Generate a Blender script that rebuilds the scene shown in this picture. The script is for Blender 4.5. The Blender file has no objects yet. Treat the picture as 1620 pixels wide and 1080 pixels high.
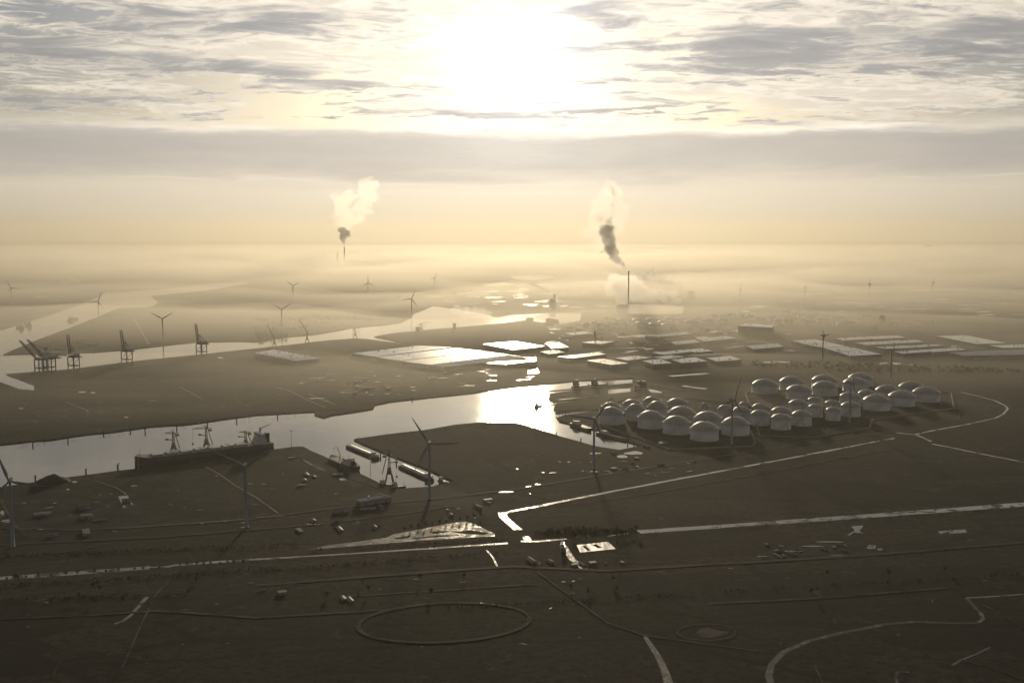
import bpy, bmesh, math, random
from mathutils import Vector, Matrix, noise as mnoise
from mathutils.geometry import tessellate_polygon
random.seed(11)
R = math.radians
S = bpy.context.scene
COL = S.collection

# ---------------------------------------------------------------- camera
F = 1700.0; HOR = 372.0; H = 370.0
PITCH = math.atan((540 - HOR) / F)
cam_d = bpy.data.cameras.new('camera'); cam = bpy.data.objects.new('camera', cam_d); COL.objects.link(cam)
cam_d.sensor_width = 36.0; cam_d.lens = 36.0 * F / 1620.0
cam_d.clip_start = 1.0; cam_d.clip_end = 400000.0
cam.location = (0, 0, H); cam.rotation_euler = (math.pi / 2 - PITCH, 0, 0)
S.camera = cam
CP, SP = math.cos(PITCH), math.sin(PITCH)
def ray(px, py):
    x = (px - 810) / F; y = -(py - 540) / F
    return Vector((x, CP + y * SP, -SP + y * CP))
def at(px, py, z=0.0):
    """the point of the world at height z that the photograph shows at px, py"""
    d = ray(px, py); t = (z - H) / d.z
    return Vector((d.x * t, d.y * t, z))
def atD(px, py, D):
    d = ray(px, py); t = D / d.y
    return Vector((d.x * t, D, H + d.z * t))

# ---------------------------------------------------------------- render, sun, sky
S.render.engine = 'CYCLES'
S.view_settings.view_transform = 'Standard'; S.view_settings.look = 'None'
S.view_settings.exposure = -0.5; S.view_settings.gamma = 1.0; S.view_settings.use_curve_mapping = False
cy = S.cycles
cy.use_denoising = True
cy.max_bounces = 6; cy.diffuse_bounces = 2; cy.glossy_bounces = 3; cy.volume_bounces = 2
cy.transparent_max_bounces = 16
cy.volume_step_rate = 1.0; cy.volume_max_steps = 256
cy.sample_clamp_indirect = 6.0

sd = ray(818, 92).normalized()
SUN_EL = math.asin(sd.z); SUN_AZ = math.atan2(sd.x, sd.y)
sun_l = bpy.data.lights.new('sun', 'SUN'); sun_l.energy = 2.0; sun_l.angle = R(3.0); sun_l.color = (1.0, 0.82, 0.56)
sun = bpy.data.objects.new('sun', sun_l); COL.objects.link(sun)
sun.rotation_euler = sd.to_track_quat('Z', 'Y').to_euler()
sun.location = (0, 0, 900)

class NT:
    """tiny node-tree writer"""
    def __init__(s, tree): s.t = tree; s.n = tree.nodes; s.l = tree.links
    def put(s, sock, v):
        if hasattr(v, 'is_output') or isinstance(v, bpy.types.NodeSocket): s.l.new(v, sock)
        elif v is not None:
            if hasattr(sock, 'default_value') and hasattr(sock.default_value, '__len__') and not hasattr(v, '__len__'): v = (v,) * len(sock.default_value)
            if hasattr(v, '__len__') and hasattr(sock.default_value, '__len__') and len(sock.default_value) == 4 and len(v) == 3: v = (*v, 1.0)
            sock.default_value = v
    def m(s, op, a, b=None, c=None, clamp=False):
        n = s.n.new('ShaderNodeMath'); n.operation = op; n.use_clamp = clamp
        for i, v in enumerate((a, b, c)):
            if v is not None: s.put(n.inputs[i], v)
        return n.outputs[0]
    def vm(s, op, a, b=None):
        n = s.n.new('ShaderNodeVectorMath'); n.operation = op
        s.put(n.inputs[0], a)
        if b is not None: s.put(n.inputs[1], b)
        return n.outputs['Value'] if op in ('DOT_PRODUCT', 'LENGTH', 'DISTANCE') else n.outputs[0]
    def xyz(s, x, y, z=0.0):
        n = s.n.new('ShaderNodeCombineXYZ')
        for i, v in enumerate((x, y, z)): s.put(n.inputs[i], v)
        return n.outputs[0]
    def sep(s, v):
        n = s.n.new('ShaderNodeSeparateXYZ'); s.put(n.inputs[0], v); return n.outputs
    def noise(s, vec, scale, detail=4, rough=0.55, dist=0.0):
        n = s.n.new('ShaderNodeTexNoise'); s.put(n.inputs['Vector'], vec)
        n.inputs['Scale'].default_value = scale; n.inputs['Detail'].default_value = detail
        n.inputs['Roughness'].default_value = rough; n.inputs['Distortion'].default_value = dist
        return n.outputs[0]
    def mix(s, f, a, b):
        n = s.n.new('ShaderNodeMix'); n.data_type = 'RGBA'
        s.put(n.inputs['Factor'], f); s.put(n.inputs['A'], a) if False else None
        ia = [i for i in n.inputs if i.identifier == 'A_Color'][0]; ib = [i for i in n.inputs if i.identifier == 'B_Color'][0]
        s.put(n.inputs[0], f); s.put(ia, a); s.put(ib, b)
        return [o for o in n.outputs if o.identifier == 'Result_Color'][0]
    def ss(s, x, a, b):   # smoothstep
        n = s.n.new('ShaderNodeMapRange'); n.interpolation_type = 'SMOOTHSTEP'
        s.put(n.inputs[0], x); s.put(n.inputs[1], a); s.put(n.inputs[2], b)
        return n.outputs[0]

W = bpy.data.worlds.new('World'); S.world = W; W.use_nodes = True
nt = NT(W.node_tree); W.node_tree.nodes.clear()
geo = nt.n.new('ShaderNodeTexCoord'); D = geo.outputs['Generated']
dx, dy, dz = nt.sep(D)
sky = nt.n.new('ShaderNodeTexSky'); sky.sky_type = 'NISHITA'; sky.sun_disc = False
sky.sun_elevation = SUN_EL; sky.sun_rotation = SUN_AZ; sky.altitude = 300; sky.air_density = 1.0; sky.dust_density = 2.0; sky.ozone_density = 1.2
az = nt.m('MULTIPLY', nt.m('ARCTAN2', dx, dy), 1.0)                     # heading, 0 = north, towards the sun
hl = nt.m('SQRT', nt.m('ADD', nt.m('MULTIPLY', dx, dx), nt.m('MULTIPLY', dy, dy)))
el = nt.m('DIVIDE', dz, nt.m('MAXIMUM', hl, 0.02))                       # tangent of the elevation
# cloud deck: the direction carried out to a layer far overhead, so clouds thin towards the horizon
inv = nt.m('DIVIDE', 1.0, nt.m('ADD', nt.m('MAXIMUM', dz, 0.0), 0.055))
pl = nt.xyz(nt.m('MULTIPLY', dx, inv), nt.m('MULTIPLY', dy, inv), 0.0)
warp = nt.noise(nt.vm('MULTIPLY', pl, (0.6, 1.2, 1)), 1.0, 3, 0.5)
pw = nt.vm('ADD', nt.vm('MULTIPLY', pl, (0.8, 1.15, 1)), nt.xyz(nt.m('MULTIPLY', warp, 0.8), nt.m('MULTIPLY', warp, 0.5), 3.7))
n1 = nt.noise(pw, 1.3, 9, 0.56, 0.3)
n2 = nt.noise(nt.vm('ADD', nt.vm('MULTIPLY', pl, (0.9, 1.5, 1)), (5.2, 1.1, 9.0)), 2.1, 9, 0.58, 0.5)
nfine = nt.noise(nt.vm('ADD', nt.vm('MULTIPLY', pl, (1.6, 2.2, 1)), nt.xyz(nt.m('MULTIPLY', warp, 1.2), nt.m('MULTIPLY', n1, 1.0), 0.0)), 3.6, 10, 0.66, 0.9)
# big named cloud banks, by heading and elevation
wx = nt.m('MULTIPLY', nt.m('SUBTRACT', n2, 0.5), 0.22); wy = nt.m('ADD', nt.m('MULTIPLY', nt.m('SUBTRACT', n1, 0.5), 0.045), nt.m('MULTIPLY', nt.m('SUBTRACT', nfine, 0.5), 0.018))
ax = nt.m('ADD', az, wx); ey = nt.m('ADD', el, wy)
def bank(px, py, rx, ry, k):
    u = (px - 810) / F; v = (HOR - py) / F
    a = nt.m('DIVIDE', nt.m('SUBTRACT', ax, u), rx / F); b = nt.m('DIVIDE', nt.m('SUBTRACT', ey, v), ry / F)
    r = nt.m('ADD', nt.m('MULTIPLY', a, a), nt.m('MULTIPLY', b, b))
    return nt.m('MULTIPLY', nt.m('EXPONENT', nt.m('MULTIPLY', r, -1.0)), k)
BANKS = [(1220, 88, 190, 22, .9), (1540, 92, 150, 26, 1.0), (1200, 118, 210, 12, .7), (1000, 35, 90, 20, .45), (1480, 15, 220, 20, .5),
         (230, 118, 100, 20, .85), (435, 122, 110, 16, .85), (60, 112, 110, 26, .55), (240, 52, 260, 16, .45), (470, 38, 150, 18, .7), (230, 70, 150, 15, .5),
         (60, 188, 130, 13, .75), (640, 148, 110, 9, .4), (430, 158, 150, 9, .45), (1010, 132, 90, 8, .35), (1440, 128, 260, 8, .35),
         (1240, 205, 330, 10, .35), (1620, 190, 200, 12, .4), (820, 186, 260, 13, .55), (330, 186, 170, 9, .4), (900, 158, 80, 7, .3), (1050, 182, 140, 9, .35)]
acc = None
for b in BANKS:
    v = bank(*b); acc = v if acc is None else nt.m('ADD', acc, v)
# the long grey stratus band low over the horizon
bw = nt.noise(nt.xyz(nt.m('MULTIPLY', az, 5.5), nt.m('MULTIPLY', el, 34.0), 1.0), 1.0, 7, 0.58, 0.3)
eb = nt.m('ADD', el, nt.m('MULTIPLY', nt.m('SUBTRACT', bw, 0.5), 0.034))
bandlo = nt.ss(eb, (HOR - 305) / F, (HOR - 262) / F); bandhi = nt.ss(eb, (HOR - 208) / F, (HOR - 226) / F)
band = nt.m('MULTIPLY', bandlo, bandhi)
fluff = nt.m('ADD', nt.m('MULTIPLY', nt.m('SUBTRACT', n2, 0.5), 2.1), nt.m('MULTIPLY', nt.m('SUBTRACT', nfine, 0.5), 1.4))
body = nt.m('ADD', nt.m('MULTIPLY', acc, 0.75), nt.m('MULTIPLY', fluff, nt.ss(el, 0.08, 0.105)))
dark = nt.m('ADD', nt.m('MULTIPLY', nt.ss(body, 0.14, 0.62), 0.80), nt.m('MULTIPLY', nt.ss(body, 0.5, 1.0), 0.20))
dark = nt.m('MULTIPLY', dark, nt.ss(el, 0.075, 0.105))
streak = nt.noise(nt.xyz(nt.m('MULTIPLY', az, 5.0), nt.m('MULTIPLY', el, 60.0), 2.0), 1.0, 4, 0.5)
dark = nt.m('ADD', dark, nt.m('MULTIPLY', band, nt.m('ADD', 0.20, nt.m('MULTIPLY', bw, 0.66))))
dark = nt.m('ADD', dark, nt.m('MULTIPLY', nt.m('SUBTRACT', 1.0, nt.ss(el, -0.004, 0.045)), nt.m('ADD', 0.10, nt.m('MULTIPLY', streak, 0.5))))
dark = nt.m('MINIMUM', dark, 1.0)
rim = nt.m('MULTIPLY', nt.m('MULTIPLY', nt.ss(el, 0.085, 0.11), nt.ss(body, -0.10, 0.13)), nt.m('SUBTRACT', 1.0, nt.ss(body, 0.13, 0.30)))
cover = nt.ss(nt.m('ADD', nt.m('ADD', n1, nt.m('MULTIPLY', nfine, 0.45)), nt.m('MULTIPLY', dark, 0.5)), 0.64, 0.80)
cover = nt.m('MAXIMUM', cover, nt.m('SUBTRACT', 1.0, nt.ss(el, 0.088, 0.108)))
lowk = nt.ss(el, 0.085, 0.125)
# light through the cloud: strongest around the sun
cosg = nt.vm('DOT_PRODUCT', D, tuple(sd))
g = nt.m('SUBTRACT', 1.0, cosg)
core = nt.m('EXPONENT', nt.m('MULTIPLY', g, -560.0)); mid = nt.m('EXPONENT', nt.m('MULTIPLY', g, -75.0)); wide = nt.m('EXPONENT', nt.m('MULTIPLY', g, -7.0))
thin = nt.m('SUBTRACT', 1.0, nt.m('MULTIPLY', dark, 0.52))
thin = nt.m('ADD', thin, nt.m('MULTIPLY', rim, 0.22))
lit = nt.m('ADD', nt.m('ADD', 0.60, nt.m('MULTIPLY', wide, 0.68)), nt.m('ADD', nt.m('MULTIPLY', mid, 0.20), nt.m('MULTIPLY', nt.m('MULTIPLY', core, 1.35), nt.m('ADD', 0.35, nt.m('MULTIPLY', nt.m('POWER', nfine, 2.0), 3.0)))))
lit = nt.m('MULTIPLY', lit, nt.m('MULTIPLY', thin, nt.m('ADD', nt.m('SUBTRACT', 1.0, nt.m('MULTIPLY', lowk, 0.26)), nt.m('MULTIPLY', nt.m('MULTIPLY', nfine, 0.54), lowk))))
ccol = nt.mix(nt.m('MINIMUM', dark, 1.0), (1.0, 0.91, 0.78), (0.80, 0.81, 0.86))
def hline(py, th, k, seed):
    a = nt.m('DIVIDE', nt.m('SUBTRACT', nt.m('ADD', eb, nt.m('MULTIPLY', nt.m('SUBTRACT', streak, .5), .006)), (HOR - py) / F), th / F)
    n_ = nt.noise(nt.xyz(nt.m('MULTIPLY', az, 7.0), nt.m('MULTIPLY', el, 30.0), seed), 1.0, 5, 0.6)
    return nt.m('MULTIPLY', nt.m('EXPONENT', nt.m('MULTIPLY', nt.m('MULTIPLY', a, a), -1.0)), nt.m('MULTIPLY', nt.ss(n_, .38, .62), k))
glow = nt.m('ADD', nt.m('ADD', hline(214, 5, .34, 3.3), hline(206, 9, .20, 7.7)), nt.m('ADD', hline(289, 2.5, .16, 5.1), hline(303, 2, .08, 9.4)))
lit = nt.m('MULTIPLY', lit, nt.m('ADD', 1.0, glow))
lit = nt.m('MULTIPLY', lit, nt.m('SUBTRACT', 1.0, nt.m('MULTIPLY', nt.ss(dz, 0.22, 0.55), 0.6)))
cl = nt.vm('MULTIPLY', ccol, nt.xyz(lit, lit, lit))
bg1 = nt.n.new('ShaderNodeBackground'); nt.put(bg1.inputs[0], nt.vm('MULTIPLY', sky.outputs[0], (0.88, 1.02, 1.38))); bg1.inputs[1].default_value = 0.050
bg2 = nt.n.new('ShaderNodeBackground'); nt.put(bg2.inputs[0], cl); bg2.inputs[1].default_value = 1.0
mx = nt.n.new('ShaderNodeMixShader'); nt.put(mx.inputs[0], nt.m('MULTIPLY', cover, 1.0))
nt.l.new(bg1.outputs[0], mx.inputs[1]); nt.l.new(bg2.outputs[0], mx.inputs[2])
wo = nt.n.new('ShaderNodeOutputWorld'); nt.l.new(mx.outputs[0], wo.inputs[0])
W.cycles.sampling_method = 'MANUAL'; W.cycles.sample_map_resolution = 1024

# ---------------------------------------------------------------- helpers
def tag(o, label=None, cat=None, group=None, kind=None):
    if label: o['label'] = label
    if cat: o['category'] = cat
    if group: o['group'] = group
    if kind: o['kind'] = kind
    return o
def empty(name, loc, rz=0.0):
    o = bpy.data.objects.new(name, None); COL.objects.link(o); o.location = loc; o.rotation_euler = (0, 0, rz); return o
class MB:
    def __init__(s): s.v = []; s.f = []; s.sm = []
    def add(s, vs, fs, smooth=False, M=None):
        k = len(s.v)
        for p in vs:
            p = Vector(p); s.v.append(M @ p if M else p)
        for f in fs: s.f.append([i + k for i in f]); s.sm.append(smooth)
    def box(s, x0, x1, y0, y1, z0, z1, M=None):
        s.add([(x0, y0, z0), (x1, y0, z0), (x1, y1, z0), (x0, y1, z0), (x0, y0, z1), (x1, y0, z1), (x1, y1, z1), (x0, y1, z1)],
              [(0, 3, 2, 1), (4, 5, 6, 7), (0, 1, 5, 4), (1, 2, 6, 5), (2, 3, 7, 6), (3, 0, 4, 7)], M=M)
    def bar(s, a, b, r, r2=None, n=4, smooth=False, sx=1.0):
        a = Vector(a); b = Vector(b); d = (b - a); r2 = r if r2 is None else r2
        q = d.to_track_quat('Z', 'Y').to_matrix()
        vs = []
        for p, rr in ((a, r), (b, r2)):
            for i in range(n):
                t = 2 * math.pi * (i + .5) / n
                vs.append(p + q @ Vector((math.cos(t) * rr * sx, math.sin(t) * rr, 0)))
        fs = [(i, (i + 1) % n, n + (i + 1) % n, n + i) for i in range(n)]
        s.add(vs, fs, smooth); s.add(vs, [tuple(range(n))[::-1], tuple(range(n, 2 * n))])
    def lathe(s, prof, n=32, smooth=True, c=(0, 0)):
        vs = []; fs = []
        for r, z in prof:
            for i in range(n):
                t = 2 * math.pi * i / n; vs.append((c[0] + r * math.cos(t), c[1] + r * math.sin(t), z))
        for k in range(len(prof) - 1):
            for i in range(n):
                j = (i + 1) % n; fs.append((k * n + i, k * n + j, (k + 1) * n + j, (k + 1) * n + i))
        s.add(vs, fs, smooth)
        if prof[-1][0] > 0.001: s.add(vs[-n:], [tuple(range(n))])
    def prism(s, poly, z0, z1):
        n = len(poly)
        a = sum(poly[i][0] * poly[(i + 1) % n][1] - poly[(i + 1) % n][0] * poly[i][1] for i in range(n))
        if a < 0: poly = poly[::-1]
        vs = [(p[0], p[1], z0) for p in poly] + [(p[0], p[1], z1) for p in poly]
        s.add(vs, [tuple(range(n, 2 * n)), tuple(range(n))[::-1]] + [(i, (i + 1) % n, n + (i + 1) % n, n + i) for i in range(n)])
    def build(s, name, mat, parent=None):
        me = bpy.data.meshes.new(name); me.from_pydata([tuple(v) for v in s.v], [], s.f); me.validate()
        if len(me.polygons) == len(s.sm): me.polygons.foreach_set('use_smooth', s.sm)
        me.materials.append(mat); me.update()
        o = bpy.data.objects.new(name, me); COL.objects.link(o)
        if parent: o.parent = parent
        return o
def kids(o): return [c for c in bpy.data.objects if c.parent == o]
def copy_tree(o, parent=None, cache={}):
    c = o.copy(); COL.objects.link(c); c.parent = parent
    if o.name not in cache: cache[o.name] = kids(o)
    for ch in cache[o.name]: copy_tree(ch, c)
    return c
def vol_only(mat, color, density, aniso):
    t = NT(mat.node_tree); t.n.clear()
    v = t.n.new('ShaderNodeVolumePrincipled'); v.inputs['Color'].default_value = (*color, 1); v.inputs['Density'].default_value = density
    v.inputs['Anisotropy'].default_value = aniso
    o = t.n.new('ShaderNodeOutputMaterial'); t.l.new(v.outputs[0], o.inputs['Volume']); return t, v
def mat(name): m = bpy.data.materials.new(name); m.use_nodes = True; return m
def paint(name, col, rough=0.6, metal=0.0, var=0.25, scale=0.3, spec=0.5, dirt=None, bump=0.0):
    m = mat(name); t = NT(m.node_tree); b = m.node_tree.nodes['Principled BSDF']
    tc = t.n.new('ShaderNodeTexCoord'); n = t.noise(tc.outputs['Object'], scale, 6, 0.6)
    lo = tuple(c * (1 - var) for c in col); hi = tuple(min(1, c * (1 + var)) for c in col)
    c = t.mix(t.ss(n, 0.3, 0.7), lo, hi)
    if dirt:
        n3 = t.noise(t.vm('MULTIPLY', tc.outputs['Object'], (1, 1, 0.25)), scale * 3.1, 5, 0.65)
        c = t.mix(t.m('MULTIPLY', t.ss(n3, 0.52, 0.72), 0.6), c, dirt)
    t.put(b.inputs['Base Color'], c); t.put(b.inputs['Roughness'], t.m('ADD', rough - 0.08, t.m('MULTIPLY', n, 0.16)))
    b.inputs['Metallic'].default_value = metal; b.inputs['Specular IOR Level'].default_value = spec
    if bump:
        bp = t.n.new('ShaderNodeBump'); bp.inputs['Distance'].default_value = bump; t.put(bp.inputs['Height'], n); t.l.new(bp.outputs[0], b.inputs['Normal'])
    return m

# ---------------------------------------------------------------- ground and water materials
def ground_mat():
    m = mat('soil_and_grass'); t = NT(m.node_tree); b = m.node_tree.nodes['Principled BSDF']
    tc = t.n.new('ShaderNodeTexCoord'); P = tc.outputs['Object']
    big = t.noise(P, 0.0011, 6, 0.6, 0.6); medn = t.noise(P, 0.009, 6, 0.62, 0.8); fine = t.noise(P, 0.10, 6, 0.7)
    def cells(rz, sx, sy, sc, feat='F1'):
        v = t.n.new('ShaderNodeTexVoronoi'); v.inputs['Scale'].default_value = sc; v.feature = feat
        if feat == 'F1': v.distance = 'CHEBYCHEV'
        r = t.n.new('ShaderNodeMapping'); r.inputs['Rotation'].default_value = (0, 0, R(rz)); r.inputs['Scale'].default_value = (sx, sy, 1)
        t.l.new(t.vm('ADD', P, t.xyz(t.m('MULTIPLY', medn, 30.0), t.m('MULTIPLY', big, 60.0), 0.0)), r.inputs[0]); t.l.new(r.outputs[0], v.inputs['Vector']); return v
    vs = t.sep(cells(-24, 0.5, 1.5, 0.0045).outputs['Color']); v2 = t.sep(cells(-20, 0.8, 1.6, 0.015).outputs['Color'])
    ed = cells(-24, 0.5, 1.5, 0.0052, 'DISTANCE_TO_EDGE').outputs['Distance']
    plough = t.n.new('ShaderNodeTexWave'); plough.inputs['Scale'].default_value = 0.035; plough.inputs['Distortion'].default_value = 1.5; plough.inputs['Detail'].default_value = 3
    pr = t.n.new('ShaderNodeMapping'); pr.inputs['Rotation'].default_value = (0, 0, R(-66)); t.l.new(P, pr.inputs[0]); t.l.new(pr.outputs[0], plough.inputs['Vector'])
    c1 = t.mix(t.ss(big, 0.38, 0.62), (0.013, 0.014, 0.010), (0.034, 0.025, 0.018))
    c2 = t.mix(t.m('MULTIPLY', t.ss(vs[0], .35, .7), 0.8), c1, (0.032, 0.036, 0.019))
    c2 = t.mix(t.m('MULTIPLY', t.ss(vs[1], .6, .8), 0.7), c2, (0.058, 0.045, 0.033))
    c2 = t.mix(t.m('MULTIPLY', t.ss(v2[2], .55, .9), 0.4), c2, (0.012, 0.013, 0.010))
    c2 = t.mix(t.m('MULTIPLY', plough.outputs[0], 0.28), c2, (0.010, 0.010, 0.007))
    c3 = t.mix(t.m('MULTIPLY', t.ss(medn, 0.50, 0.70), 0.6), c2, (0.062, 0.052, 0.038))
    c4 = t.mix(t.m('MULTIPLY', t.ss(fine, 0.46, 0.60), 0.8), c3, (0.009, 0.010, 0.006))
    c4 = t.mix(t.m('MULTIPLY', t.m('SUBTRACT', 1.0, t.ss(ed, 0.006, 0.03)), 0.7), c4, (0.008, 0.009, 0.006))
    c5 = t.mix(t.m('MULTIPLY', t.ss(t.noise(P, 0.035, 5, 0.75, 1.0), 0.60, 0.70), 0.55), c4, (0.12, 0.105, 0.08))
    t.put(b.inputs['Base Color'], c5); b.inputs['Roughness'].default_value = 0.95; b.inputs['Specular IOR Level'].default_value = 0.12
    return m
def water_mat(name='water', rough=0.085, bump=1.0, wave=0.02):
    m = mat(name); t = NT(m.node_tree); b = m.node_tree.nodes['Principled BSDF']
    tc = t.n.new('ShaderNodeTexCoord'); P = tc.outputs['Object']
    wide_ = t.noise(P, 0.004, 4, 0.55, 0.5)
    b.inputs['Base Color'].default_value = (0.022, 0.024, 0.020, 1); b.inputs['IOR'].default_value = 1.333
    t.put(b.inputs['Roughness'], t.m('ADD', rough * 0.75, t.m('MULTIPLY', wide_, rough * 0.5)))
    w = t.noise(t.vm('MULTIPLY', P, (1, 0.5, 1)), wave, 4, 0.6)
    bp = t.n.new('ShaderNodeBump'); bp.inputs['Distance'].default_value = bump; bp.inputs['Strength'].default_value = 0.35
    t.put(bp.inputs['Height'], w); t.l.new(bp.outputs[0], b.inputs['Normal'])
    return m
M_GROUND = ground_mat(); M_WATER = water_mat(); M_DITCH = water_mat('ditch_water', 0.16, 0.1, 0.1)
def reeds(m):
    t = NT(m.node_tree); b = m.node_tree.nodes['Principled BSDF']; tc = t.n.new('ShaderNodeTexCoord')
    k = t.ss(t.noise(tc.outputs['Object'], 0.045, 6, 0.7, 0.8), 0.50, 0.60)
    t.put(b.inputs['Base Color'], t.mix(k, (0.02, 0.022, 0.016), (0.045, 0.040, 0.026)))
    t.put(b.inputs['Specular IOR Level'], t.m('SUBTRACT', 0.5, t.m('MULTIPLY', k, 0.30)))
    t.put(b.inputs['Roughness'], t.m('ADD', 0.13, t.m('MULTIPLY', k, 0.45)))
reeds(M_DITCH)
M_POND = water_mat('pond_water', 0.2, 0.1, 0.1); reeds(M_POND)
for n_ in M_POND.node_tree.nodes:
    if n_.type == 'MAP_RANGE': n_.inputs[1].default_value = 0.38; n_.inputs[2].default_value = 0.52
M_QUAY = paint('quay_concrete', (0.16, 0.15, 0.13), 0.85, scale=0.2)

# ---------------------------------------------------------------- harbour outlines, in photo pixels
FAR1 = [(-160, 716), (0, 701), (22, 699), (45, 696), (78, 694), (110, 689), (140, 684.5), (172, 682), (205, 677.5), (236, 673), (265, 671), (290, 670), (315, 667), (355, 661), (405, 654.5), (450, 652), (497, 649.5),
        (498, 655), (512, 659), (525, 655), (560, 650), (590, 645), (593, 639), (617, 634), (680, 627), (750, 620), (810, 611), (852, 607.5), (910, 601), (960, 599), (1003, 597)]
RIGHT1 = [(1001, 606), (958, 612), (900, 618), (872, 622), (868, 629), (876, 634), (912, 629), (945, 625), (946, 628), (880, 637.5), (876, 646), (881, 652), (914, 648), (947, 645.5), (948, 649), (893, 656), (881, 660),
          (885, 665), (906, 670), (930, 676), (950, 680), (957, 686), (972, 692), (994, 697), (1017, 704), (980, 711), (940, 705), (887, 690), (825, 670)]
NEAR1 = [(810, 667.5), (755, 668), (722, 671), (670, 680), (625, 685), (580, 691), (560, 694), (572, 700), (622, 720), (680, 742), (721, 761), (700, 764), (677, 771), (640, 774), (610, 768), (577, 752), (545, 737), (512, 721), (480, 706),
         (467, 706), (435, 710), (380, 717), (300, 729), (215, 741), (185, 744), (150, 749), (110, 754), (55, 762), (0, 770), (-160, 792)]
W2 = [(-260, 592), (-260, 560), (-60, 539), (0, 521), (60, 503), (130, 480), (145, 474), (168, 462), (260, 456), (385, 444), (396, 448), (330, 459), (240, 468), (252, 479), (237, 486), (187, 487), (155, 501), (100, 522), (52, 540), (5, 560), (80, 558), (150, 556),
      (212, 551), (272, 544), (310, 540), (382, 539), (405, 540), (430, 536), (455, 532), (500, 528), (535, 522), (560, 517), (600, 514), (632, 510), (650, 502), (655, 495), (685, 483), (720, 487), (765, 495), (787, 501), (810, 497), (860, 494), (920, 494), (918, 507), (897, 511), (857, 510),
      (835, 506), (810, 509), (785, 512), (740, 516), (690, 520), (650, 524), (620, 527), (592, 532), (625, 539), (665, 545), (660, 547), (640, 543.5), (610, 540), (582, 536), (560, 535), (520, 538), (485, 542), (440, 547), (405, 551), (310, 561), (212, 571), (107, 584),
      (10, 591), (54, 607), (54, 617), (30, 615), (0, 604)]
HOLES = {'w1': FAR1 + RIGHT1 + NEAR1, 'w2': W2,
         'w3': [(962, 612.5), (997, 610.5), (999, 619), (962, 623)], 'w4': [(1021, 611.5), (1036, 613), (1050, 617), (1046, 621.5), (1030, 620)],
         'w5': [(993, 480), (1040, 480.5), (1082, 483), (1080, 496), (1040, 497), (992, 496)],
         'w6': [(832, 563), (848, 562), (853, 590), (836, 591)],
         'w7': [(808, 436), (870, 434), (880, 438), (850, 443), (812, 441)], 'w8': [(760, 448), (800, 446), (815, 450), (770, 453)]}
GX, GY0, GY1 = 110000.0, -4000.0, 110000.0
WZ = -2.6
def jitter(poly, amp=5.0):
    out = []
    n = len(poly)
    for i in range(n):
        a = poly[i]; b = poly[(i + 1) % n]; L = (b - a).length; k = max(1, min(24, int(L / 45)))
        for j in range(k):
            p = a.lerp(b, j / k)
            if j: q = (b - a).normalized(); w = mnoise.noise(Vector((p.x * .03, p.y * .03, 1))) * min(amp, L * .05); p = p + Vector((-q.y, q.x, 0)) * w
            out.append(p)
    return out
outer = [Vector((-GX, GY0, 0)), Vector((GX, GY0, 0)), Vector((GX, GY1, 0)), Vector((-GX, GY1, 0))]
loops = [outer]
for k, hp in HOLES.items():
    loops.append(jitter([at(*p) for p in hp]))
tris = tessellate_polygon([[Vector((p.x, p.y, 0)) for p in lp] for lp in loops])
flat = [p for lp in loops for p in lp]
g = MB(); fs = []
for tri in tris:
    a, b, c = (flat[i] for i in tri)
    fs.append(tri if (b - a).cross(c - a).z > 0 else (tri[0], tri[2], tri[1]))
g.add([(p.x, p.y, 0) for p in flat], fs)
tag(g.build('ground', M_GROUND), kind='structure')
qw = MB()
for lp in loops[1:]:
    n = len(lp)
    area = sum(lp[i].x * lp[(i + 1) % n].y - lp[(i + 1) % n].x * lp[i].y for i in range(n))
    for i in range(n):
        a, b = lp[i], lp[(i + 1) % n]
        if area > 0: a, b = b, a
        qw.add([(a.x, a.y, -4), (b.x, b.y, -4), (b.x, b.y, 0.0), (a.x, a.y, 0.0)], [(0, 1, 2, 3)])
tag(qw.build('river_bank', M_QUAY), kind='structure')
w = MB(); w.add([(-GX, GY0, WZ), (GX, GY0, WZ), (GX, GY1, WZ), (-GX, GY1, WZ)], [(0, 1, 2, 3)])
tag(w.build('water', M_WATER), kind='structure')

# ---------------------------------------------------------------- materials of things
M_WHITE = paint('tank_white', (0.47, 0.47, 0.45), 0.5, var=0.10, scale=0.05, dirt=(0.26, 0.23, 0.20))
M_DOME = paint('dome_plate', (0.30, 0.285, 0.26), 0.42, metal=0.35, var=0.15, scale=0.08)
M_STEEL = paint('galvanised_steel', (0.30, 0.30, 0.29), 0.55, metal=0.3, var=0.2)
M_TURB = paint('turbine_paint', (0.17, 0.20, 0.23), 0.6, var=0.06, scale=0.1)
M_BLADE = paint('blade_paint', (0.13, 0.16, 0.19), 0.55, var=0.05, scale=0.1)
M_CRANE = paint('crane_blue_grey', (0.10, 0.13, 0.16), 0.5, var=0.25, dirt=(0.12, 0.07, 0.05))
M_CRANE2 = paint('crane_ochre', (0.22, 0.16, 0.07), 0.5, var=0.25, dirt=(0.10, 0.06, 0.04))
M_DARK = paint('dark_machinery', (0.05, 0.05, 0.05), 0.6, var=0.3)
M_ROOF = paint('metal_roof', (0.60, 0.58, 0.53), 0.34, metal=0.45, var=0.16, scale=0.02, dirt=(0.38, 0.34, 0.29), spec=0.6)
M_ROOFB = paint('grey_felt_roof', (0.20, 0.20, 0.19), 0.5, var=0.2, scale=0.03)
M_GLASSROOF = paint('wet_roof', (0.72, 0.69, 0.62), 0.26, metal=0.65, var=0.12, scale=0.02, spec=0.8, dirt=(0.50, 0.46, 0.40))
M_WALL = paint('cladding', (0.20, 0.20, 0.19), 0.7, var=0.15, scale=0.05)
M_BRICK = paint('brick_wall', (0.20, 0.13, 0.09), 0.85, var=0.25, scale=0.1)
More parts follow.
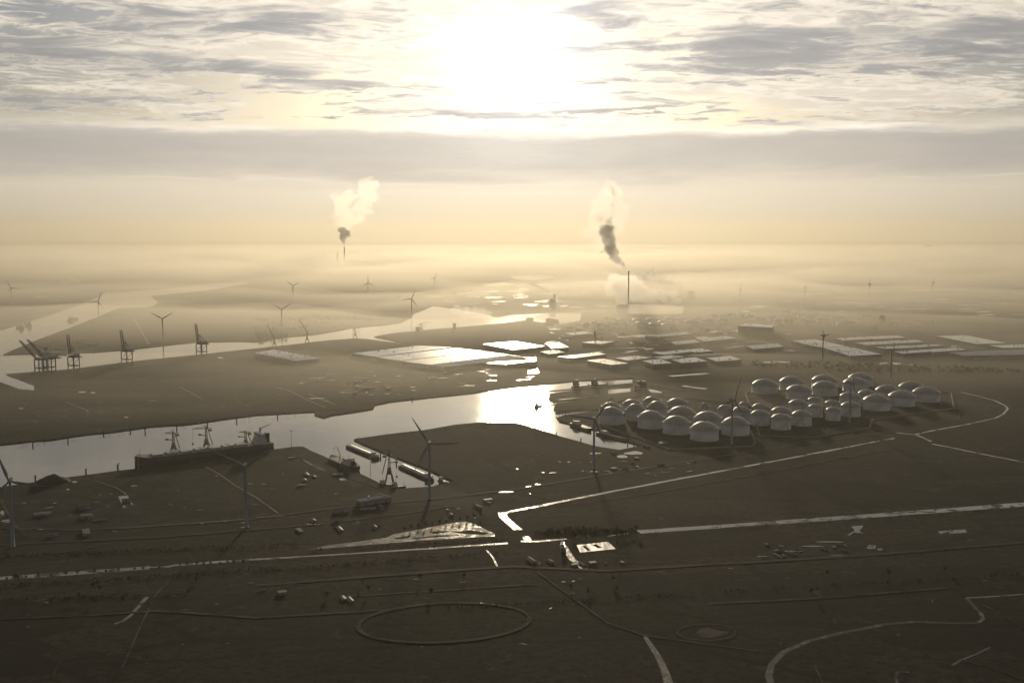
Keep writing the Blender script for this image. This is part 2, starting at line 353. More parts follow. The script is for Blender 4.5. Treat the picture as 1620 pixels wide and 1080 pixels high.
M_DOOR = paint('roller_door', (0.10, 0.12, 0.14), 0.5)
M_STACK = paint('stack_concrete', (0.42, 0.40, 0.37), 0.85, var=0.12, scale=0.05)
M_CONC = paint('concrete', (0.27, 0.26, 0.24), 0.85, var=0.2, scale=0.05)
M_ASPH = paint('asphalt', (0.045, 0.043, 0.04), 0.85, var=0.4, scale=0.04, spec=0.12)
M_PATH = paint('pale_track', (0.074, 0.066, 0.054), 0.9, var=0.8, scale=0.03, spec=0.1)
M_LINE = paint('concrete_road', (0.16, 0.145, 0.12), 0.7, var=0.4, scale=0.03, spec=0.3)
M_YARD = paint('paved_yard', (0.032, 0.030, 0.027), 0.85, var=0.6, scale=0.02, dirt=(0.014, 0.014, 0.012), spec=0.05)
M_HULL = paint('hull_dark', (0.045, 0.04, 0.045), 0.5, var=0.3, dirt=(0.13, 0.06, 0.04))
M_DECK = paint('deck_green_grey', (0.16, 0.16, 0.13), 0.5, var=0.3, scale=0.1)
M_HATCH = paint('hatch_cover', (0.34, 0.33, 0.29), 0.35, metal=0.3, var=0.2)
M_SUPER = paint('superstructure', (0.45, 0.44, 0.41), 0.55, var=0.1)
M_WIN = paint('dark_glass', (0.03, 0.035, 0.04), 0.15)
M_SHEDR = paint('weathered_roof', (0.16, 0.155, 0.145), 0.6, var=0.4, scale=0.05, spec=0.25)
M_COAL = paint('coal', (0.022, 0.021, 0.02), 0.8, var=0.5, scale=0.15)
M_BARK = paint('bark', (0.07, 0.055, 0.04), 0.9)
M_TWIG = paint('winter_crown', (0.040, 0.040, 0.024), 0.95, var=0.5, scale=0.4)
M_POST = paint('tarred_post', (0.04, 0.038, 0.035), 0.8)

ORD = ['first', 'second', 'third', 'fourth', 'fifth', 'sixth', 'seventh', 'eighth', 'ninth', 'tenth', 'eleventh', 'twelfth', 'thirteenth', 'fourteenth', 'fifteenth', 'sixteenth', 'seventeenth', 'eighteenth', 'nineteenth', 'twentieth']
ORD += ['twenty-' + w_ for w_ in ORD[:9]] + ['thirtieth'] + ['thirty-' + w_ for w_ in ORD[:9]]
def rank(items, desc, where, grp, cat):
    """items: (photo x, object[, own look]); labels each by its look and its place from the left"""
    items = sorted(items, key=lambda a: a[0]); n = len(items)
    for i, it in enumerate(items):
        look = it[2] + ' ' if len(it) > 2 else ''
        pos = 'leftmost' if i == 0 else 'rightmost' if i == n - 1 else ORD[i] + ' from the left'
        tag(it[1], '%s%s, %s %s' % (look, desc, pos, where), cat, grp)

# ---------------------------------------------------------------- strips laid on the ground: roads, ditches, yards
strip_z = [0.05]
def strip(name, pts, width, m, w2=None, kind='structure', wob=0.0, close=False):
    """pts in photo pixels, width in metres"""
    P = [at(*p) for p in pts]
    Q = [P[0]]
    for a, b in zip(P, P[1:]):
        L = (b - a).length; k = max(1, min(40, int(L / 25)))
        for j in range(1, k + 1): Q.append(a.lerp(b, j / k))
    n = len(Q); vs = []; z = strip_z[0]; strip_z[0] += 0.003
    for i, p in enumerate(Q):
        d = (Q[min(n - 1, i + 1)] - Q[max(0, i - 1)]); d.normalize(); q = Vector((-d.y, d.x, 0))
        w = width + ((w2 if w2 is not None else width) - width) * i / (n - 1)
        e1 = w / 2 * (1 + wob * mnoise.noise(Vector((p.x * .03, p.y * .03, 5)))); e2 = w / 2 * (1 + wob * mnoise.noise(Vector((p.x * .03, p.y * .03, 9))))
        vs += [tuple(p + q * e1 + Vector((0, 0, z))), tuple(p - q * e2 + Vector((0, 0, z)))]
    b = MB(); b.add(vs, [(2 * i, 2 * i + 1, 2 * i + 3, 2 * i + 2) for i in range(n - 1)])
    return tag(b.build(name, m), kind=kind)
def patch(name, pts, m, jit=6.0, kind='structure', hole=None):
    P = jitter([at(*p) for p in pts], jit); z = strip_z[0]; strip_z[0] += 0.006
    lps = [P]
    if hole: lps += [jitter([at(*p) for p in h], jit * .6) for h in hole]
    tr = tessellate_polygon([[Vector((p.x, p.y, 0)) for p in l] for l in lps]); fl = [p for l in lps for p in l]
    f2 = []
    for t in tr:
        a, b_, c = (fl[i] for i in t); f2.append(t if (b_ - a).cross(c - a).z > 0 else (t[0], t[2], t[1]))
    b = MB(); b.add([(p.x, p.y, z) for p in fl], f2)
    return tag(b.build(name, m), kind=kind)
def ell(cx, cy, rx, ry, n=40, a0=0, a1=360, ph=0):
    return [(cx + rx * math.cos(R(a0 + (a1 - a0) * i / n)), cy + ry * math.sin(R(a0 + (a1 - a0) * i / n)) + ph * math.cos(R(a0 + (a1 - a0) * i / n))) for i in range(n + 1)]

# yards and terminal surfaces
patch('quay_apron', [(14, 592), (107, 586), (212, 573), (310, 563), (405, 553), (470, 546), (430, 552), (330, 566), (220, 578), (120, 590), (60, 596)], M_YARD)
patch('terminal_yard', [(480, 575), (600, 567), (700, 580), (830, 570), (900, 568), (760, 600), (560, 620), (430, 610)], M_YARD, 20)
patch('terminal_yard', [(940, 655), (1010, 628), (1180, 612), (1400, 606), (1500, 622), (1480, 655), (1300, 690), (1100, 712), (1020, 700)], M_YARD, 8)
patch('terminal_yard', [(880, 545), (1000, 535), (1190, 545), (1215, 575), (1080, 585), (930, 585), (870, 568)], M_YARD, 20)
patch('terminal_yard', [(1230, 530), (1500, 525), (1640, 545), (1640, 572), (1420, 566), (1260, 560)], M_YARD, 15)
patch('quay_apron', [(440, 716), (470, 709), (485, 711), (545, 742), (600, 768), (560, 770), (500, 745), (440, 727), (330, 742), (240, 750), (225, 745)], M_YARD, 3)
patch('terminal_yard', [(600, 775), (700, 768), (790, 800), (780, 815), (690, 800), (600, 800), (520, 790)], M_YARD, 8)
patch('terminal_yard', [(0, 800), (150, 790), (240, 800), (200, 835), (60, 860), (0, 860)], M_YARD, 8)

# ditches and canals
strip('canal', [(-60, 919), (0, 914.5), (120, 906), (237, 897.5)], 12.5, M_DITCH, wob=.3)
strip('canal', [(237, 897), (262, 896)], 3.5, M_DITCH)
strip('canal', [(262, 896.5), (277, 893.5), (340, 889), (405, 884.5), (480, 880), (545, 876)], 9.5, M_DITCH, 5, wob=.4)
strip('canal', [(545, 876), (682, 867), (740, 863), (803, 859)], 4.5, M_DITCH, 6.5, wob=.5)
strip('canal', [(1010, 841), (1100, 835), (1215, 827), (1400, 814), (1620, 797.5), (1700, 792)], 15, M_DITCH, 19, wob=.25)
strip('canal', [(795, 812), (812, 808), (950, 780.5), (1080, 756), (1215, 731), (1330, 709), (1415, 692.8)], 7.5, M_DITCH, 6.5, wob=.7)
strip('canal', [(794, 810), (797, 818), (808, 828), (820, 838)], 12, M_DITCH, 11, wob=.2)
strip('canal', [(1418, 684), (1450, 688), (1475, 698.5)], 5, M_DITCH, wob=.4)
strip('canal', [(1475, 702), (1530, 713), (1620, 731), (1700, 748)], 6, M_DITCH, wob=.4)
strip('canal', [(1448, 687), (1480, 680), (1530, 671), (1575, 661), (1587, 655), (1594, 646), (1590, 641), (1575, 634), (1550, 627), (1520, 620)], 6, M_DITCH, 4, wob=.5)
strip('canal', [(824, 856), (850, 856), (880, 853.5), (897, 852)], 7, M_DITCH, 5, wob=.4)
strip('canal', [(831, 848), (836, 855)], 9, M_DITCH)
strip('canal', [(890, 862), (897, 872), (905, 884), (917, 894), (927, 903)], 8, M_DITCH, 7, wob=.3)
strip('canal', [(960, 848), (996, 843)], 3, M_DITCH)
strip('canal', [(1019, 1003), (1026, 1015), (1040, 1036), (1052, 1060), (1060, 1090)], 3.5, M_DITCH, 8, wob=.25)
strip('canal', [(1700, 935), (1620, 939.5), (1575, 943), (1528, 945.5)], 3.2, M_DITCH, wob=.4)
strip('canal', [(1530, 946), (1540, 958), (1552, 970), (1555, 979), (1546, 985), (1510, 985.5), (1450, 983), (1400, 987), (1330, 1001), (1280, 1013), (1240, 1031), (1221, 1050), (1217, 1068), (1222, 1090)], 3.8, M_POND, 6, wob=.35)
strip('canal', [(180, 987), (195, 982), (207, 973), (220, 958), (233, 944)], 3, M_DITCH, 4.5, wob=.4)
strip('canal', [(1505, 1053), (1520, 1044), (1545, 1034), (1567, 1023)], 3, M_DITCH, 2, wob=.3)
strip('canal', [(1438, 1063), (1420, 1062), (1417, 1072), (1423, 1090)], 2.5, M_DITCH)
strip('canal', [(770, 870), (780, 882), (787, 896)], 2.2, M_DITCH)
strip('canal', [(1060, 594.8), (1120, 590.5)], 22, M_DITCH, wob=.4)
strip('canal', [(884, 632), (946, 626)], 5, M_DITCH)
strip('canal', [(1080, 610), (1118, 615)], 18, M_DITCH, wob=.8)
patch('pond', [(483, 869.5), (520, 862), (560, 857), (612, 850), (622, 845), (680, 834), (715, 827), (736, 824.5), (752, 829), (766, 836), (783, 844), (783, 848), (735, 850.5), (680, 854), (620, 858.5), (560, 863.5), (520, 867.5)], M_POND, 3,
      hole=[[(650, 851), (700, 846), (735, 846), (690, 849.5), (655, 852)], [(715, 842), (745, 838), (775, 843), (765, 846), (735, 844)], [(622, 851), (650, 847), (645, 851), (628, 853)], [(680, 841), (712, 839), (705, 842), (685, 844)]])
patch('bare_ground', [(1100, 1001), (1108, 994), (1120, 992), (1135, 997), (1152, 999), (1150, 1003), (1128, 1008), (1112, 1008)], M_PATH, 3)
patch('parking_lot', [(912, 862), (962, 856.5), (974, 868), (918, 873.5)], M_GLASSROOF, 1, hole=[[(921, 863.5), (926, 863), (934, 870.5), (930, 871)], [(936, 861), (943, 860.5), (953, 866), (946, 867)]])
patch('puddle', [(187, 785), (203, 783), (204, 790), (213, 799), (208, 799), (200, 793), (197, 798), (204, 803), (195, 803)], M_DITCH, 1)
patch('puddle', [(1347, 832), (1366, 831), (1360, 840), (1366, 843), (1350, 842), (1345, 848), (1340, 846), (1352, 839)], M_DITCH, 2)
patch('puddle', [(1484, 840), (1527, 837), (1530, 842), (1490, 845), (1486, 843)], M_DITCH, 2)
for px, py, w_, h_ in [(1378, 865, 9, 4), (1392, 869, 6, 2), (1312, 857, 22, 1.5), (1322, 878, 12, 1.2), (12, 824, 12, 3), (4, 812, 5, 5), (118, 762, 5, 1.5), (212, 768, 7, 1.5), (107, 774, 4, 1.2), (130, 620, 8, 1.3), (147, 621, 5, 1.2), (33, 646, 6, 1), (349, 566, 6, 1.4), (200, 660, 5, 1),
                       (543, 758, 7, 2.5), (1224, 573, 30, 2), (1407, 575, 24, 1.6), (1441, 577, 9, 1.2), (1510, 548, 8, 1.5), (1285, 864, 20, 1.5), (1250, 872, 16, 1.3), (1205, 880, 12, 1.2), (1050, 700, 9, 2.5), (942, 717, 10, 1.2), (1002, 717, 18, 3.5), (985, 722, 12, 3), (940, 746, 7, 1),
                       (850, 766, 6, .8), (800, 778, 14, 1), (840, 548, 10, 2), (1500, 458, 60, 1), (1290, 465, 30, 1), (1340, 479, 30, 1.3), (1460, 460, 30, .8), (1490, 474, 12, 1.5), (860, 477, 10, 1.5), (843, 483, 10, 1.3), (893, 484, 8, 1.6), (865, 484, 8, 1.4), (770, 470, 25, 1), (730, 464, 20, 1), (1200, 485, 16, 2), (1180, 492, 8, 1.6), (1130, 525, 18, 1.5), (1170, 523, 14, 3),
                       (1020, 531, 30, 2.4), (985, 533, 12, 1.3), (1110, 534, 14, 1.4), (1003, 543, 8, 1.6), (1015, 550, 10, 1), (996, 557, 4, 1), (1180, 530, 12, 1.4)]:
    n = 9; patch('puddle', [(px + w_ * math.cos(6.283 * i / n) * random.uniform(.6, 1.1), py + h_ * math.sin(6.283 * i / n) * random.uniform(.6, 1.1)) for i in range(n)], M_DITCH, 1)

# roads and tracks
for pts, w_, m in [([(0, 835), (120, 838), (190, 835), (390, 822), (560, 800), (700, 788), (830, 772), (1010, 742), (1200, 712), (1400, 684)], 9, M_ASPH),
                   ([(-20, 980), (165, 972), (250, 966), (405, 977), (560, 968), (640, 962)], 5, M_PATH), ([(405, 926), (560, 914), (690, 904), (810, 896), (960, 903), (1100, 894), (1215, 888), (1400, 876), (1620, 858)], 9, M_ASPH),
                   ([(540, 944), (700, 934), (850, 924)], 4, M_PATH), ([(188, 1068), (200, 1042), (220, 995), (243, 948)], 2.6, M_PATH), ([(243, 946), (262, 922), (280, 903)], 2.6, M_PATH), ([(84, 1068), (92, 1052), (96, 1045)], 2, M_PATH),
                   ([(325, 738), (350, 752), (372, 768), (405, 787), (440, 812)], 3, M_LINE), ([(190, 836), (290, 829), (390, 821)], 2.5, M_LINE), ([(405, 818), (425, 818), (450, 816)], 3, M_LINE), ([(150, 760), (185, 772), (200, 782)], 3, M_LINE), ([(115, 772), (150, 763), (190, 758)], 3, M_PATH), ([(60, 880), (130, 868), (170, 860)], 3, M_PATH), ([(370, 500 + 130), (395, 645)], 4, M_PATH), ([(213, 505), (235, 544)], 9, M_LINE), ([(285, 612), (320, 631)], 4, M_LINE), ([(104, 636), (140, 650), (136, 653)], 4, M_LINE),
                   ([(452, 615), (487, 633), (515, 645)], 5, M_LINE), ([(488, 623), (530, 640)], 5, M_LINE), ([(0, 790), (22, 828), (40, 848)], 5, M_PATH), ([(495, 736), (522, 748), (505, 742), (480, 728)], 6, M_LINE), ([(430, 712), (470, 722), (520, 745), (600, 772)], 5, M_PATH),
                   ([(1120, 955), (1300, 946), (1500, 930)], 4, M_PATH), ([(1288, 1052), (1296, 1068), (1303, 1085)], 2.5, M_PATH), ([(1556, 957), (1590, 975), (1620, 993)], 2.2, M_PATH), ([(1520, 1043), (1580, 1060), (1620, 1075)], 2.2, M_PATH), ([(0, 862), (250, 850), (500, 830), (640, 812), (720, 800)], 6, M_ASPH),
                   ([(850, 905), (960, 985), (1020, 1005), (1200, 1030)], 3, M_PATH), ([(880, 800), (1000, 785), (1200, 750), (1400, 712)], 4, M_PATH), ([(1500, 640), (1520, 650), (1515, 664), (1480, 668)], 5, M_PATH)]:
    strip('road' if m is not M_PATH else 'path', pts, w_ * .8, m, wob=.6)
strip('path', ell(702, 985, 136, 31, 60, 0, 360, -6), 5, M_PATH, wob=.4)
strip('path', ell(1118, 1000, 46, 13, 40), 1.8, M_PATH, wob=.3)

# ---------------------------------------------------------------- storage tanks
def tank_proto(r, hw, ha, loc=(0, 0, -500)):
    t = empty('storage_tank', loc)
    b = MB(); b.lathe([(r + .4, 0), (r + .4, .6), (r, .6), (r, hw)], 44)
    b.build('wall', M_WHITE, t)
    Rr = (r * r + (ha - hw) ** 2) / (2 * (ha - hw)); pr = [(r + .05, hw)]
    for i in range(1, 12):
        x = r * (1 - i / 11); pr.append((max(x, 0.0), hw + math.sqrt(Rr * Rr - x * x) - (Rr - (ha - hw)) + .02))
    b = MB(); b.lathe(pr, 44); b.build('dome_roof', M_DOME, t)
    b = MB(); b.lathe([(r + .1, hw - .9), (r + 1.1, hw - .9), (r + 1.1, hw - .4), (r + .1, hw - .4)], 44, False); b.lathe([(r + 1.0, hw + .5), (r + 1.12, hw + .5), (r + 1.12, hw + .65), (r + 1.0, hw + .65)], 44, False)
    for i in range(22):
        a = 6.2832 * i / 22; b.bar((math.cos(a) * (r + 1.05), math.sin(a) * (r + 1.05), hw - .6), (math.cos(a) * (r + 1.05), math.sin(a) * (r + 1.05), hw + .55), .06)
    b.build('rim_walkway', M_STEEL, t)
    b = MB(); n = 26
    for i in range(n):
        a = -2.2 + 1.2 * i / n; a2 = -2.2 + 1.2 * (i + 1) / n
        p = lambda q, rr, z: (math.cos(q) * rr, math.sin(q) * rr, z)
        z = hw * i / n; z2 = hw * (i + 1) / n
        b.add([p(a, r + .15, z), p(a, r + 1.3, z), p(a2, r + 1.3, z2), p(a2, r + .15, z2)], [(0, 1, 2, 3)]); b.bar(p(a, r + 1.3, z + 1.1), p(a2, r + 1.3, z2 + 1.1), .08)
    b.build('stair', M_STEEL, t)
    b = MB(); b.lathe([(.9, ha - .1), (.9, ha + 1.2), (1.3, ha + 1.3), (0, ha + 1.9)], 10); b.build('vent', M_STEEL, t)
    return t
PB = {'big': (26.2, 20.5, 33.0), 'mid': (19.3, 21.5, 30.0), 'small': (14.5, 21.0, 27.0)}
protos = {}
def tank(kind, px, pya, wpx, label, group, zs=1.0):
    r, hw, ha = PB[kind]
    p = at(px, pya, ha * zs); s = (wpx / 2) * p.y / F / r
    new = kind not in protos
    if new: protos[kind] = tank_proto(r, hw, ha)
    t = protos[kind] if new else copy_tree(protos[kind])
    t.location = (p.x, p.y, 0.0); t.scale = (s, s, zs); t.rotation_euler = (0, 0, random.uniform(-.6, .6))
    return tag(t, label, 'storage tank', group)
Z7 = lambda x0, x1, ya: ((x0 + x1) / 8 + 810, ya / 4 + 560, (x1 - x0) / 4)
Z8 = lambda x0, x1, ya: ((x0 + x1) / 8 + 1215, ya / 4 + 560, (x1 - x0) / 4)
ROWS = [
 ('front row, left tank cluster', 'large', [Z7(795, 965, 355), Z7(955, 1130, 388), Z7(1127, 1310, 424), Z7(1327, 1505, 393)], 'big'),
 ('middle row, left tank cluster', 'large', [Z7(552, 708, 332), Z7(718, 845, 312), Z7(855, 985, 295), Z7(988, 1160, 328), Z7(1152, 1330, 360)], 'big'),
 ('back row, left tank cluster', 'broad', [Z7(565, 685, 303), Z7(700, 820, 285), Z7(830, 945, 267), Z7(985, 1110, 277)], 'mid'),
 ('small group between the two clusters', 'medium', [Z7(1190, 1250, 305), Z7(1300, 1400, 318), Z7(1395, 1510, 328), Z7(1430, 1515, 298), Z7(1518, 1632, 308), Z7(1510, 1632, 350)], 'mid'),
 ('back row, right tank cluster', 'tall large', [Z7(1520, 1680, 155), Z8(75, 225, 138), Z8(280, 435, 128), Z8(510, 665, 115)], 'big'),
 ('second row, right tank cluster', 'tall large', [Z8(118, 275, 190), Z8(284, 441, 167), Z8(478, 635, 145)], 'big'),
 ('middle row, right tank cluster', 'medium', [Z8(133, 252, 283), Z8(22, 147, 330), Z8(456, 580, 238), Z8(570, 685, 222)], 'mid'),
 ('front row, right tank cluster', 'medium', [Z8(20, 148, 373), Z8(152, 278, 352), Z8(463, 587, 298)], 'mid'),
 ('square of slim tanks, right cluster', 'slim', [Z8(253, 345, 268), Z8(258, 348, 312), Z8(362, 455, 288), Z8(368, 460, 332)], 'small'),
 ('near row, right end of tank farm', 'wide', [Z8(605, 773, 252), Z8(765, 930, 227), Z8(918, 1088, 203)], 'big'),
 ('far pair, right end of tank farm', 'wide', [Z8(682, 835, 192), Z8(830, 990, 170)], 'big')]
for where, size, lst, kd in ROWS:
    lst = sorted(lst)
    for i, (px, pya, wp) in enumerate(lst):
        if len(lst) == 2: pos = ('left', 'right')[i] + ' of the ' + where
        else: pos = ORD[i] + ' from left in the ' + where
        tank(kd, px, pya, wp, '%s pale domed tank, %s' % (size, pos), 'white domed tanks of the near tank farm')
far_a = []; far_b = []
for i, (x, y, wp) in enumerate([(600, 400, 38), (642, 405, 38), (690, 413, 60), (760, 408, 50), (795, 412, 80), (890, 407, 95), (1000, 400, 80), (960, 424, 80), (820, 431, 80), (905, 437, 85), (992, 441, 100), (525, 428, 46), (562, 438, 40), (545, 443, 36), (612, 432, 40), (660, 434, 40), (707, 432, 50), (600, 447, 36), (470, 437, 40)]):
    far_a.append((810 + x / 4, tank('mid', 810 + x / 4, 400 + y / 4, wp / 4, 'tank', 'far', .85)))
rank(far_a, 'small hazy domed tank', 'among those beside the middle channel', 'far tanks beside the middle channel', 'storage tank')
for i, (x, y, wp) in enumerate([(1080, 403, 70), (1140, 421, 92), (1180, 400, 70), (1240, 411, 80), (1280, 378, 60), (1340, 385, 60), (1335, 407, 60), (1390, 376, 60), (1570, 402, 70), (1450, 380, 60), (1510, 388, 60), (1650, 394, 60), (1680, 412, 50), (1745, 412, 60), (1860, 420, 50), (1720, 355, 50), (1752, 350, 44), (1785, 367, 70), (1812, 350, 44), (1848, 378, 80), (1885, 360, 54), (1895, 388, 80), (1932, 371, 80), (1970, 402, 90), (1990, 381, 90), (2065, 394, 100), (2115, 424, 120)]):
    far_b.append((810 + x / 4, tank('mid', 810 + x / 4, 400 + y / 4, wp / 4, 'tank', 'far', .8)))
rank(far_b, 'small hazy domed tank', 'in the far field behind the tall hall', 'far tanks behind the tall hall', 'storage tank')

# ---------------------------------------------------------------- wind turbines
HUB = 80.0
def turbine_proto():
    t = empty('wind_turbine', (0, 0, 0))
    b = MB(); b.lathe([(2.9, 0), (2.9, .4), (2.25, .4), (2.0, 26), (1.7, 52), (1.35, HUB - 1.6)], 20); b.build('tower', M_TURB, t)
    b = MB()
    for y0, y1, w_, h_ in ((-3.4, 6.5, 1.9, 1.9), (6.5, 8.2, 1.5, 1.5)): b.box(-w_, w_, y0, y1, HUB - h_ + .2, HUB + h_ + .2)
    b.bar((0, 5.5, HUB + 2), (0, 5.5, HUB + 4), .12); b.box(-1.0, 1.0, 3.4, 5.0, HUB + 2.1, HUB + 2.8)
    b.build('nacelle', M_TURB, t)
    return t
def blade_mesh(L):
    b = MB(); st = [(1.2, 1.1, 1.1, 0), (4, 1.0, 1.0, 0), (9, 1.9, .62, 14), (14, 1.75, .5, 11), (22, 1.35, .36, 7), (32, .95, .24, 3), (40, .62, .15, 1), (44, .25, .08, 0)]
    n = 10; vs = []
    for z, c, th, tw in st:
        z = z * L / 44
        for i in range(n):
            a = 2 * math.pi * i / n; x = math.cos(a) * c + (c - 1.0) * .35; y = math.sin(a) * th
            ca, sa = math.cos(R(tw)), math.sin(R(tw)); vs.append((x * ca - y * sa, x * sa + y * ca, z))
    fs = [(k * n + i, k * n + (i + 1) % n, (k + 1) * n + (i + 1) % n, (k + 1) * n + i) for k in range(len(st) - 1) for i in range(n)]
    b.add(vs, fs, True); b.add(vs[-n:], [tuple(range(n))]); return b
blade_src = blade_mesh(44).build('blade', M_BLADE)
tb = MB(); tb.bar((0, 1.4, 0), (0, -1.2, 0), 1.75, 1.45, 14, True); tb.bar((0, -1.2, 0), (0, -2.6, 0), 1.45, .5, 14, True)
spin_src = tb.build('spinner', M_TURB)
tproto = turbine_proto(); tbody = kids(tproto); tfirst = [True]
def turbine(px, py, roll, yaw, label, bl=1.0, hs=1.0, dist=None):
    hub = at(px, py, HUB * hs)
    if tfirst[0]: t = tproto
    else:
        t = tproto.copy(); COL.objects.link(t)
        for ch in tbody:
            c_ = ch.copy(); COL.objects.link(c_); c_.parent = t
    sp = spin_src if tfirst[0] else spin_src.copy()
    if not tfirst[0]: COL.objects.link(sp)
    sp.parent = t; sp.location = (0, -4.9, HUB + .2)
    for k in range(3):
        b = blade_src if (tfirst[0] and k == 0) else blade_src.copy()
        if b is not blade_src: COL.objects.link(b)
        b.parent = t; b.location = (0, -5.0, HUB + .2); b.rotation_euler = (0, R(roll + 120 * k), 0); b.scale = (1, 1, bl)
    tfirst[0] = False
    t.location = (hub.x, hub.y, 0); t.rotation_euler = (0, 0, R(yaw)); t.scale = (hs, hs, hs)
    tag(t, label, 'wind turbine', 'wind turbines across the harbour')
TL = [(15.5, 760, -19, 12, 'nearest wind turbine, at the left edge with one blade nearly level'),
 (387.5, 736, -61, 8, 'large wind turbine with two blades in a wide V before the moored bulk ship'),
 (679, 701, -32, -5, 'large wind turbine standing at the foot of the narrow harbour basin'),
 (940, 662, 39, 10, 'wind turbine in front of the water inlet left of the near tanks'),
 (1159, 632, 22, 38, 'wind turbine rising right out of the middle of the near tank clusters'),
 (1346, 605, 18, 62, 'slim dark wind turbine among the right tank cluster, rotor nearly edge on'),
 (1302.5, 530.5, -36, 40, 'wind turbine with a narrow V rotor in front of the striped warehouse roofs', .62),
 (1411, 553, -4, 70, 'wind turbine with one blade upright before the right hand warehouses', .75),
 (155, 476.5, 24, 10, 'wind turbine on the bank of the wide river at the left'),
 (257, 504, -60, 5, 'wind turbine with a wide V rotor beyond the container quay cranes'),
 (445.5, 489, -60, 5, 'hazy wind turbine with a V rotor behind the middle channel'),
 (651, 472.5, 24, 10, 'hazy wind turbine standing against the bright steaming basin'),
 (582, 447, -2, 25, 'faint wind turbine with one upright blade beyond the middle channel'),
 (463.5, 451.5, -55, 5, 'faint wind turbine with a V rotor on the misty plain under the left power station'),
 (687.5, 440, 26, 40, 'faintest wind turbine on the misty plain right of the left power station'),
 (1171, 457.5, 5, 84, 'edge on wind turbine over the small lake, leftmost of the far row of four'),
 (1273.5, 454, 0, 84, 'edge on wind turbine, second from the left of the far row of four'),
 (1375.5, 449, 14, 84, 'edge on wind turbine, third from the left of the far row of four'),
 (1476, 447, 0, 84, 'edge on wind turbine, rightmost of the far row of four'),
 (17.5, 455.5, -25, 8, 'small faint wind turbine on the misty far bank at the left edge')]
for t_ in TL: turbine(*t_)
for px, py, lab in [(1032.5, 424, 'faint mast turbine just above the horizontal steam, leftmost of three'), (1055, 416, 'faint tall mast turbine, middle of three over the horizontal steam'), (1061.5, 419, 'faint mast turbine, rightmost of three over the horizontal steam')]:
    turbine(px, py, 0, 84, lab, .6)

# ---------------------------------------------------------------- container quay cranes
def sts_proto(ang, L=62):
    """+X is the water side"""
    t = empty('container_crane', (0, 0, 0)); HG = 42.0
    for x in (-15, 15):
        for y in (-9, 9):
            b = MB(); b.box(x - 1.2, x + 1.2, y - 1.0, y + 1.0, 1.2, HG); b.box(x - 1.8, x + 1.8, y - 3.0, y + 3.0, 0, 1.4); b.build('leg', M_CRANE, t)
    b = MB()
    for y in (-9, 9):
        b.box(-13.8, 13.8, y - .7, y + .7, 15.5, 17.5); b.box(-13.8, 13.8, y - .7, y + .7, HG - 2, HG)
        b.bar((-13.8, y, HG - 3), (13.8, y, 17), .55); 
    for x in (-15, 15):
        for z in (3.5, 15.5, HG - 2): b.box(x - .8, x + .8, -8, 8, z, z + 1.8)
    b.build('portal_frame', M_CRANE, t)
    b = MB()
    for y in (-3.2, 3.2): b.box(-38, 17, y - .6, y + .6, HG + .1, HG + 3.0)
    for i in range(9): b.box(-37 + i * 6.5, -36.3 + i * 6.5, -2.6, 2.6, HG + .4, HG + 1.4)
    b.build('back_girder', M_CRANE, t)
    ca, sa = math.cos(R(ang)), math.sin(R(ang))
    b = MB(); P = lambda u, y, v: Vector((17 + u * ca - v * sa, y, HG + 1.5 + u * sa + v * ca))
    for y in (-3.2, 3.2): b.bar(P(0, y, 0), P(L, y, 0), 1.25, 1.0); b.bar(P(4, y, 2.8), P(L - 6, y, 2.8), .35)
    for i in range(10):
        u = 3 + i * (L - 5) / 9.0; b.bar(P(u, -3.2, 0), P(u, 3.2, 0), .5)
        if i < 9: b.bar(P(u, -3.2, 2.8), P(u + 5.4, -3.2, 0), .25); b.bar(P(u, 3.2, 2.8), P(u + 5.4, 3.2, 0), .25)
    b.build('boom', M_CRANE, t)
    b = MB(); ap = (9, HG + 27)
    for y in (-7, 7): b.bar((15, y, HG), (ap[0], y * .35, ap[1]), .9, .7); b.bar((-15, y, HG), (ap[0], y * .35, ap[1]), .7, .55)
    b.box(ap[0] - 1, ap[0] + 1, -3.4, 3.4, ap[1] - .6, ap[1] + .8); b.bar((3, -5, HG + 14), (3, 5, HG + 14), .4)
    b.build('apex_frame', M_CRANE, t)
    b = MB()
    for y in (-3, 3): b.bar((ap[0], y, ap[1]), tuple(P(L * .78, y, 1)), .28); b.bar((ap[0], y, ap[1]), tuple(P(L * .4, y, 1)), .28); b.bar((ap[0], y, ap[1]), (-34, y, HG + 3), .28)
    b.build('stay', M_CRANE, t)
    b = MB(); b.box(-26, -10, -5, 5, HG + 3.1, HG + 9.5); b.box(-25, -11, -4.4, 4.4, HG + 9.5, HG + 10); b.build('machine_house', M_SUPER, t)
    b = MB(); b.box(4, 7, -1.6, 1.6, HG - 4, HG - .1); b.build('cab', M_WIN, t)
    return t
qd = (at(405, 551) - at(10, 591)).normalized(); wd = Vector((-qd.y, qd.x, 0)); yawq = math.atan2(wd.y, wd.x)
cr80 = sts_proto(80); cr48 = sts_proto(44, 72)
for i, (px, py, pr, lab) in enumerate([(66, 591.5, cr48, 'container crane with lowered slanting boom, leftmost on the quay corner'), (78, 589.5, None, 'container crane with lowered slanting boom, right of the similar one on the quay corner'),
        (117, 587, cr80, 'container crane with raised boom, nearest the two slanting boom cranes'), (201, 577, None, 'container crane with raised boom, middle one along the quay'), (319, 564, None, 'container crane with raised boom, farthest right along the quay')]):
    c = pr if pr else copy_tree(cr48 if i == 1 else cr80)
    p = at(px, py); c.location = (p.x, p.y, 0.1); c.rotation_euler = (0, 0, yawq + (.42 if i < 2 else 0)); c.scale = (.95, .95, .95)
    tag(c, lab, 'crane', 'container cranes on the quay')

